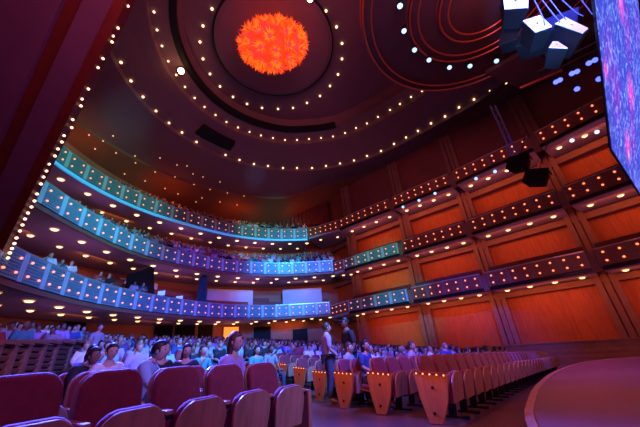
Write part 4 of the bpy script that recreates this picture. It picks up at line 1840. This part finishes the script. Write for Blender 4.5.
restA = tier_people(PA, ZA, (.95, 1.9, 2.85), (.95, .9, .9), 'on the top balcony tier', 'spectators on the top tier', .28, None, 58)
restB = tier_people(PB, ZB, (.95, 1.9, 2.85), (.95, .9, .8), 'on the middle balcony tier', 'spectators on the middle tier', .2, None, 58)
tier_people(PC[:9], ZC, (.95,), (.35,), 'on the lowest left balcony tier', 'spectators on the lowest tier', .3, None, 12)
crowd_mesh(restA, 'crowd', 'rear rows of spectators packed on the top balcony tier', 2)
crowd_mesh(restB, 'crowd', 'rear rows of spectators packed on the middle balcony tier', 3)
d = (NODES[1] - NODES[0]).normalized()
for k, t_ in enumerate((1.2, 2.0, 2.7, 3.6)):
    nn = Vector((-d.y, d.x))
    if nn.dot(NODES[0] - Vector((0, 13))) < 0:
        nn = -nn
    q = NODES[0] + d * t_ + nn * .9
    person_lo(q.x, q.y, 7.9, math.atan2(2 - q.x, -(3 - q.y)), 'in the first right side box', 'spectators in the right side box', ['white', 'dark blue', 'black'])

# ------------------------------------------------------------------ lights
def area(name, loc, target, color, power, size, size_y=None, spread=None):
    l = bpy.data.lights.new(name, 'AREA')
    l.color = color
    l.energy = power
    l.size = size
    if size_y:
        l.shape = 'RECTANGLE'
        l.size_y = size_y
    if spread:
        l.spread = spread
    o = bpy.data.objects.new(name, l)
    COL.objects.link(o)
    o.location = loc
    d = Vector(target) - Vector(loc)
    o.rotation_euler = d.to_track_quat('-Z', 'Y').to_euler()
    return o


def spot(name, loc, target, color, power, deg, blend=.5, r=.1):
    l = bpy.data.lights.new(name, 'SPOT')
    l.color = color
    l.energy = power
    l.spot_size = R(deg)
    l.spot_blend = blend
    l.shadow_soft_size = r
    o = bpy.data.objects.new(name, l)
    COL.objects.link(o)
    o.location = loc
    d = Vector(target) - Vector(loc)
    o.rotation_euler = d.to_track_quat('-Z', 'Y').to_euler()
    return o


w = bpy.data.worlds.new('hall_dark')
SC.world = w
w.use_nodes = True
w.node_tree.nodes['Background'].inputs['Color'].default_value = (.010, .004, .010, 1)
w.node_tree.nodes['Background'].inputs['Strength'].default_value = 1.0

BLUE, VIOLET, TEAL, ORANGE, PURPLE, RED = (.05, .10, 1.0), (.30, .10, 1.0), (.02, .75, .70), (1.0, .30, .06), (.55, .16, .55), (1.0, .10, .06)
# stage wash on the audience
spot('stage_wash', (5.5, 2.0, 11.5), (-4, 15, 0), (.03, .09, 1.0), 30000, 56, .6, .4)
spot('stage_wash', (5.5, 1.0, 11.5), (7, 19, 0), (.04, .07, 1.0), 21000, 40, .6, .4)
area('stage_wash_left', (1.5, -1.5, 7.5), (-5, 9, 0), (.10, .06, 1.0), 170, 1.5)
spot('crowd_cyan', (6, 3, 12.5), (-4, 11, 0), (.03, .50, 1.0), 15000, 30, .8, .2)
spot('seat_backlight', (-8, 11, 8.5), (-1.0, 3.0, .6), (.05, .08, 1.0), 60000, 36, .8, .2)
spot('seat_backlight', (3, 17, 11), (8, 11, -.5), (.30, .06, 1.0), 6000, 45, .8, .2)
area('seat_front_fill', (4.5, -1.5, 4.5), (0, 5, .3), (1.0, .24, .26), 28, 1.5)
area('row_front_fill', (8.5, 1.5, 5.0), (5, 9, -.5), (1.0, .26, .28), 150, 1.5)
# balcony gobos
spot('gobo_teal', (5, 3, 13), (-14.5, 16, 12.2), (.005, .62, .52), 14000, 30, .7, .1)
spot('gobo_teal', (4, 2, 13), (-12.5, 14, 7.6), (.005, .50, .60), 11000, 26, .7, .1)
spot('gobo_blue', (4, 2, 12), (-12, 16, 4.8), (.01, .20, 1.0), 15000, 34, .7, .1)
spot('gobo_violet', (5, 3, 13), (-9, 24, 8.0), (.12, .05, 1.0), 15000, 22, .8, .1)
spot('gobo_cyan', (5, 3, 13), (-3, 28, 8.5), (.01, .26, 1.0), 17000, 24, .7, .1)
spot('gobo_teal', (5, 3, 13), (-4.5, 28, 12.3), TEAL, 15000, 22, .7, .1)
spot('gobo_violet', (5, 3, 12), (-4, 30.5, 5.2), (.02, .14, 1.0), 30000, 26, .8, .1)
spot('gobo_teal', (-4, 3, 13), (5, 25, 8.2), TEAL, 11000, 14, .7, .1)
spot('gobo_teal', (-4, 3, 13), (6, 24, 4.3), TEAL, 10000, 14, .7, .1)
spot('pool_cyan', (2, 2, 8), at_z(128, 115, 17.4), (.02, .32, .50), 6500, 11, 1.0, .1)
spot('pool_cyan', (2, 2, 8), at_z(255, 176, 17.6), (.02, .30, .70), 8000, 6, 1.0, .1)
# unseen fill areas added behind the camera to tint ceiling and right side
area('house_purple', (3, -2, 9.0), (-1, 13, 20), (1.0, .28, .52), 1000, 5)
area('house_red', (-4, -2, 9.0), (8, 18, 14), (1.0, .15, .09), 330, 4)
# lights in the tiers: warm washes on the right wall under each soffit
for z, pw in ((3.85, 48), (7.8, 42), (12.1, 42)):
    for b in range(4):
        a, e = NODES[b], NODES[b + 1]
        d = (e - a).normalized()
        n = Vector((-d.y, d.x))
        if n.dot(a - Vector((0, 13))) < 0:
            n = -n
        q = (a + e) / 2 + n * .5
        tq = (a + e) / 2 + n * 3.0
        area('soffit_wash', (q.x, q.y, z - .45), (tq.x, tq.y, z - 2.6), (1.0, .20, .03), pw, 4.6, .3)
for pts, z, pw in ((PA, ZA, 14), (PB, ZB, 16), (PC, ZC, 14)):
    N = normals(pts, (0, 13))
    for i in range(2, len(pts) - 1, 4):
        q = pts[i] + N[i] * 2.2
        tq = pts[i] + N[i] * 5.5
        area('soffit_wash', (q.x, q.y, z - .4), (tq.x, tq.y, z - 2.4), (1.0, .24, .05), pw, 3.0, .4)
N = normals(PA, (0, 13))
for i in range(3, len(PA), 5):
    q = PA[i] + N[i] * 1.0
    area('gallery_uplight', (q.x, q.y, ZA + 2.2), (q.x + N[i].x * 2, q.y + N[i].y * 2, 16.5), (1.0, .16, .02), 26, 3.0, .3)
for i in (4, 9, 14):
    for pts, z in ((PA, ZA), (PB, ZB), (PC, ZC)):
        q = pts[i]
        nn = normals(pts, (0, 13))[i]
        area('soffit_violet', (q.x + nn.x * .5, q.y + nn.y * .5, z - 2.2), (q.x + nn.x * 1.6, q.y + nn.y * 1.6, z), (.60, .20, .75), 22, 4.0, .6)  # unseen uplight added below the tier to tint its soffit
for b in range(4):
    a, e = NODES[b], NODES[b + 1]
    d = (e - a).normalized()
    n = Vector((-d.y, d.x))
    if n.dot(a - Vector((0, 13))) < 0:
        n = -n
    for z in (3.85, 7.8, 12.1):
        q = (a + e) / 2 + n * .3
        area('soffit_violet', (q.x, q.y, z - 2.0), (q.x + n.x * 1.0, q.y + n.y * 1.0, z), (.85, .16, .45), 9, 4.5, .5)  # unseen uplight added under the side bays for their soffits
# loudspeaker array light
spot('array_blue', (2.2, 2.6, 3.0), at_d(545, 22, SP), (.14, .36, 1.0), 9000, 24, .8, .1)
spot('truss_blue', (6, 6, 7), pr, (.03, .05, 1.0), 500, 12, .7, .1)
area('canopy_red', (7.6, 7.2, 10.5), (7.6, 7.2, 14), (1.0, .16, .10), 40, 2.0)
area('wall_violet', (-1.5, 3.5, 7.0), S0.lerp(S1, .5) + Vector((-1, 0, 1)), (.55, .14, .75), 26, 1.5)  # unseen lamp added to tint the leaning stage wall
# stage floor violet
spot('stage_violet', (9, 8, 10), (8, 6, 0), (.30, .14, 1.0), 160, 40, .9, .2)
spot('stage_warm', (3, 6, 10), (8, 9.5, 0), (1.0, .27, .10), 170, 70, .9, .2)
for r_, (u0, t) in enumerate(ROWS[:6]):
    q = rowpt(u0 - .75, t - .1)
    spot('aisle_glow', (q.x, q.y, fz(q.x, q.y) + 1.0), (*rowpt(u0 - .3, t), fz(q.x, q.y) + .35), (1.0, .22, .02), 8, 75, .8, .05)

spot('floor_warm', (-1, 3, 9), (2.5, 7.5, 0), (1.0, .30, .10), 900, 45, .9, .2)

spot('stage_pool', (4, 0, 10), at_z(612, 405, -.07), (.34, .22, 1.0), 900, 12, .9, .1)
spot('stage_pool', (9, 9, 10), at_z(560, 412, -.07), (.30, .20, 1.0), 500, 14, .9, .1)
spot('floor_blue', (11, 3, 9), (5.6, 8.2, -.3), (.10, .12, 1.0), 2200, 30, .9, .2)
spot('partition_wash', (-1.5, 1.5, 4.5), (-8.5, 9.5, 1.2), (.55, .25, .9), 420, 40, .9, .1)  # unseen spot added so the louvres show
l_ = bpy.data.lights.new('slot_glow', 'POINT')  # point lamp added to imitate the glow round the ceiling spotlight
l_.color = (1.0, .5, .18)
l_.energy = 26
l_.shadow_soft_size = 0
o_ = bpy.data.objects.new('slot_glow', l_)
COL.objects.link(o_)
o_.location = at_z(182, 73, 18.3)
spot('near_crowd_blue', (5, 1, 6), (-1.6, 5.4, 1.1), (.16, .20, 1.0), 2600, 34, .8, .2)
spot('gobo_cyan', (4, 3, 10), (-6, 32.5, 6.2), (.02, .34, 1.0), 16000, 20, .8, .1)

SC.view_settings.view_transform = 'Standard'
SC.view_settings.look = 'None'
SC.view_settings.exposure = 0.0
SC.cycles.use_denoising = True
SC.cycles.max_bounces = 5
SC.cycles.sample_clamp_indirect = 3.0
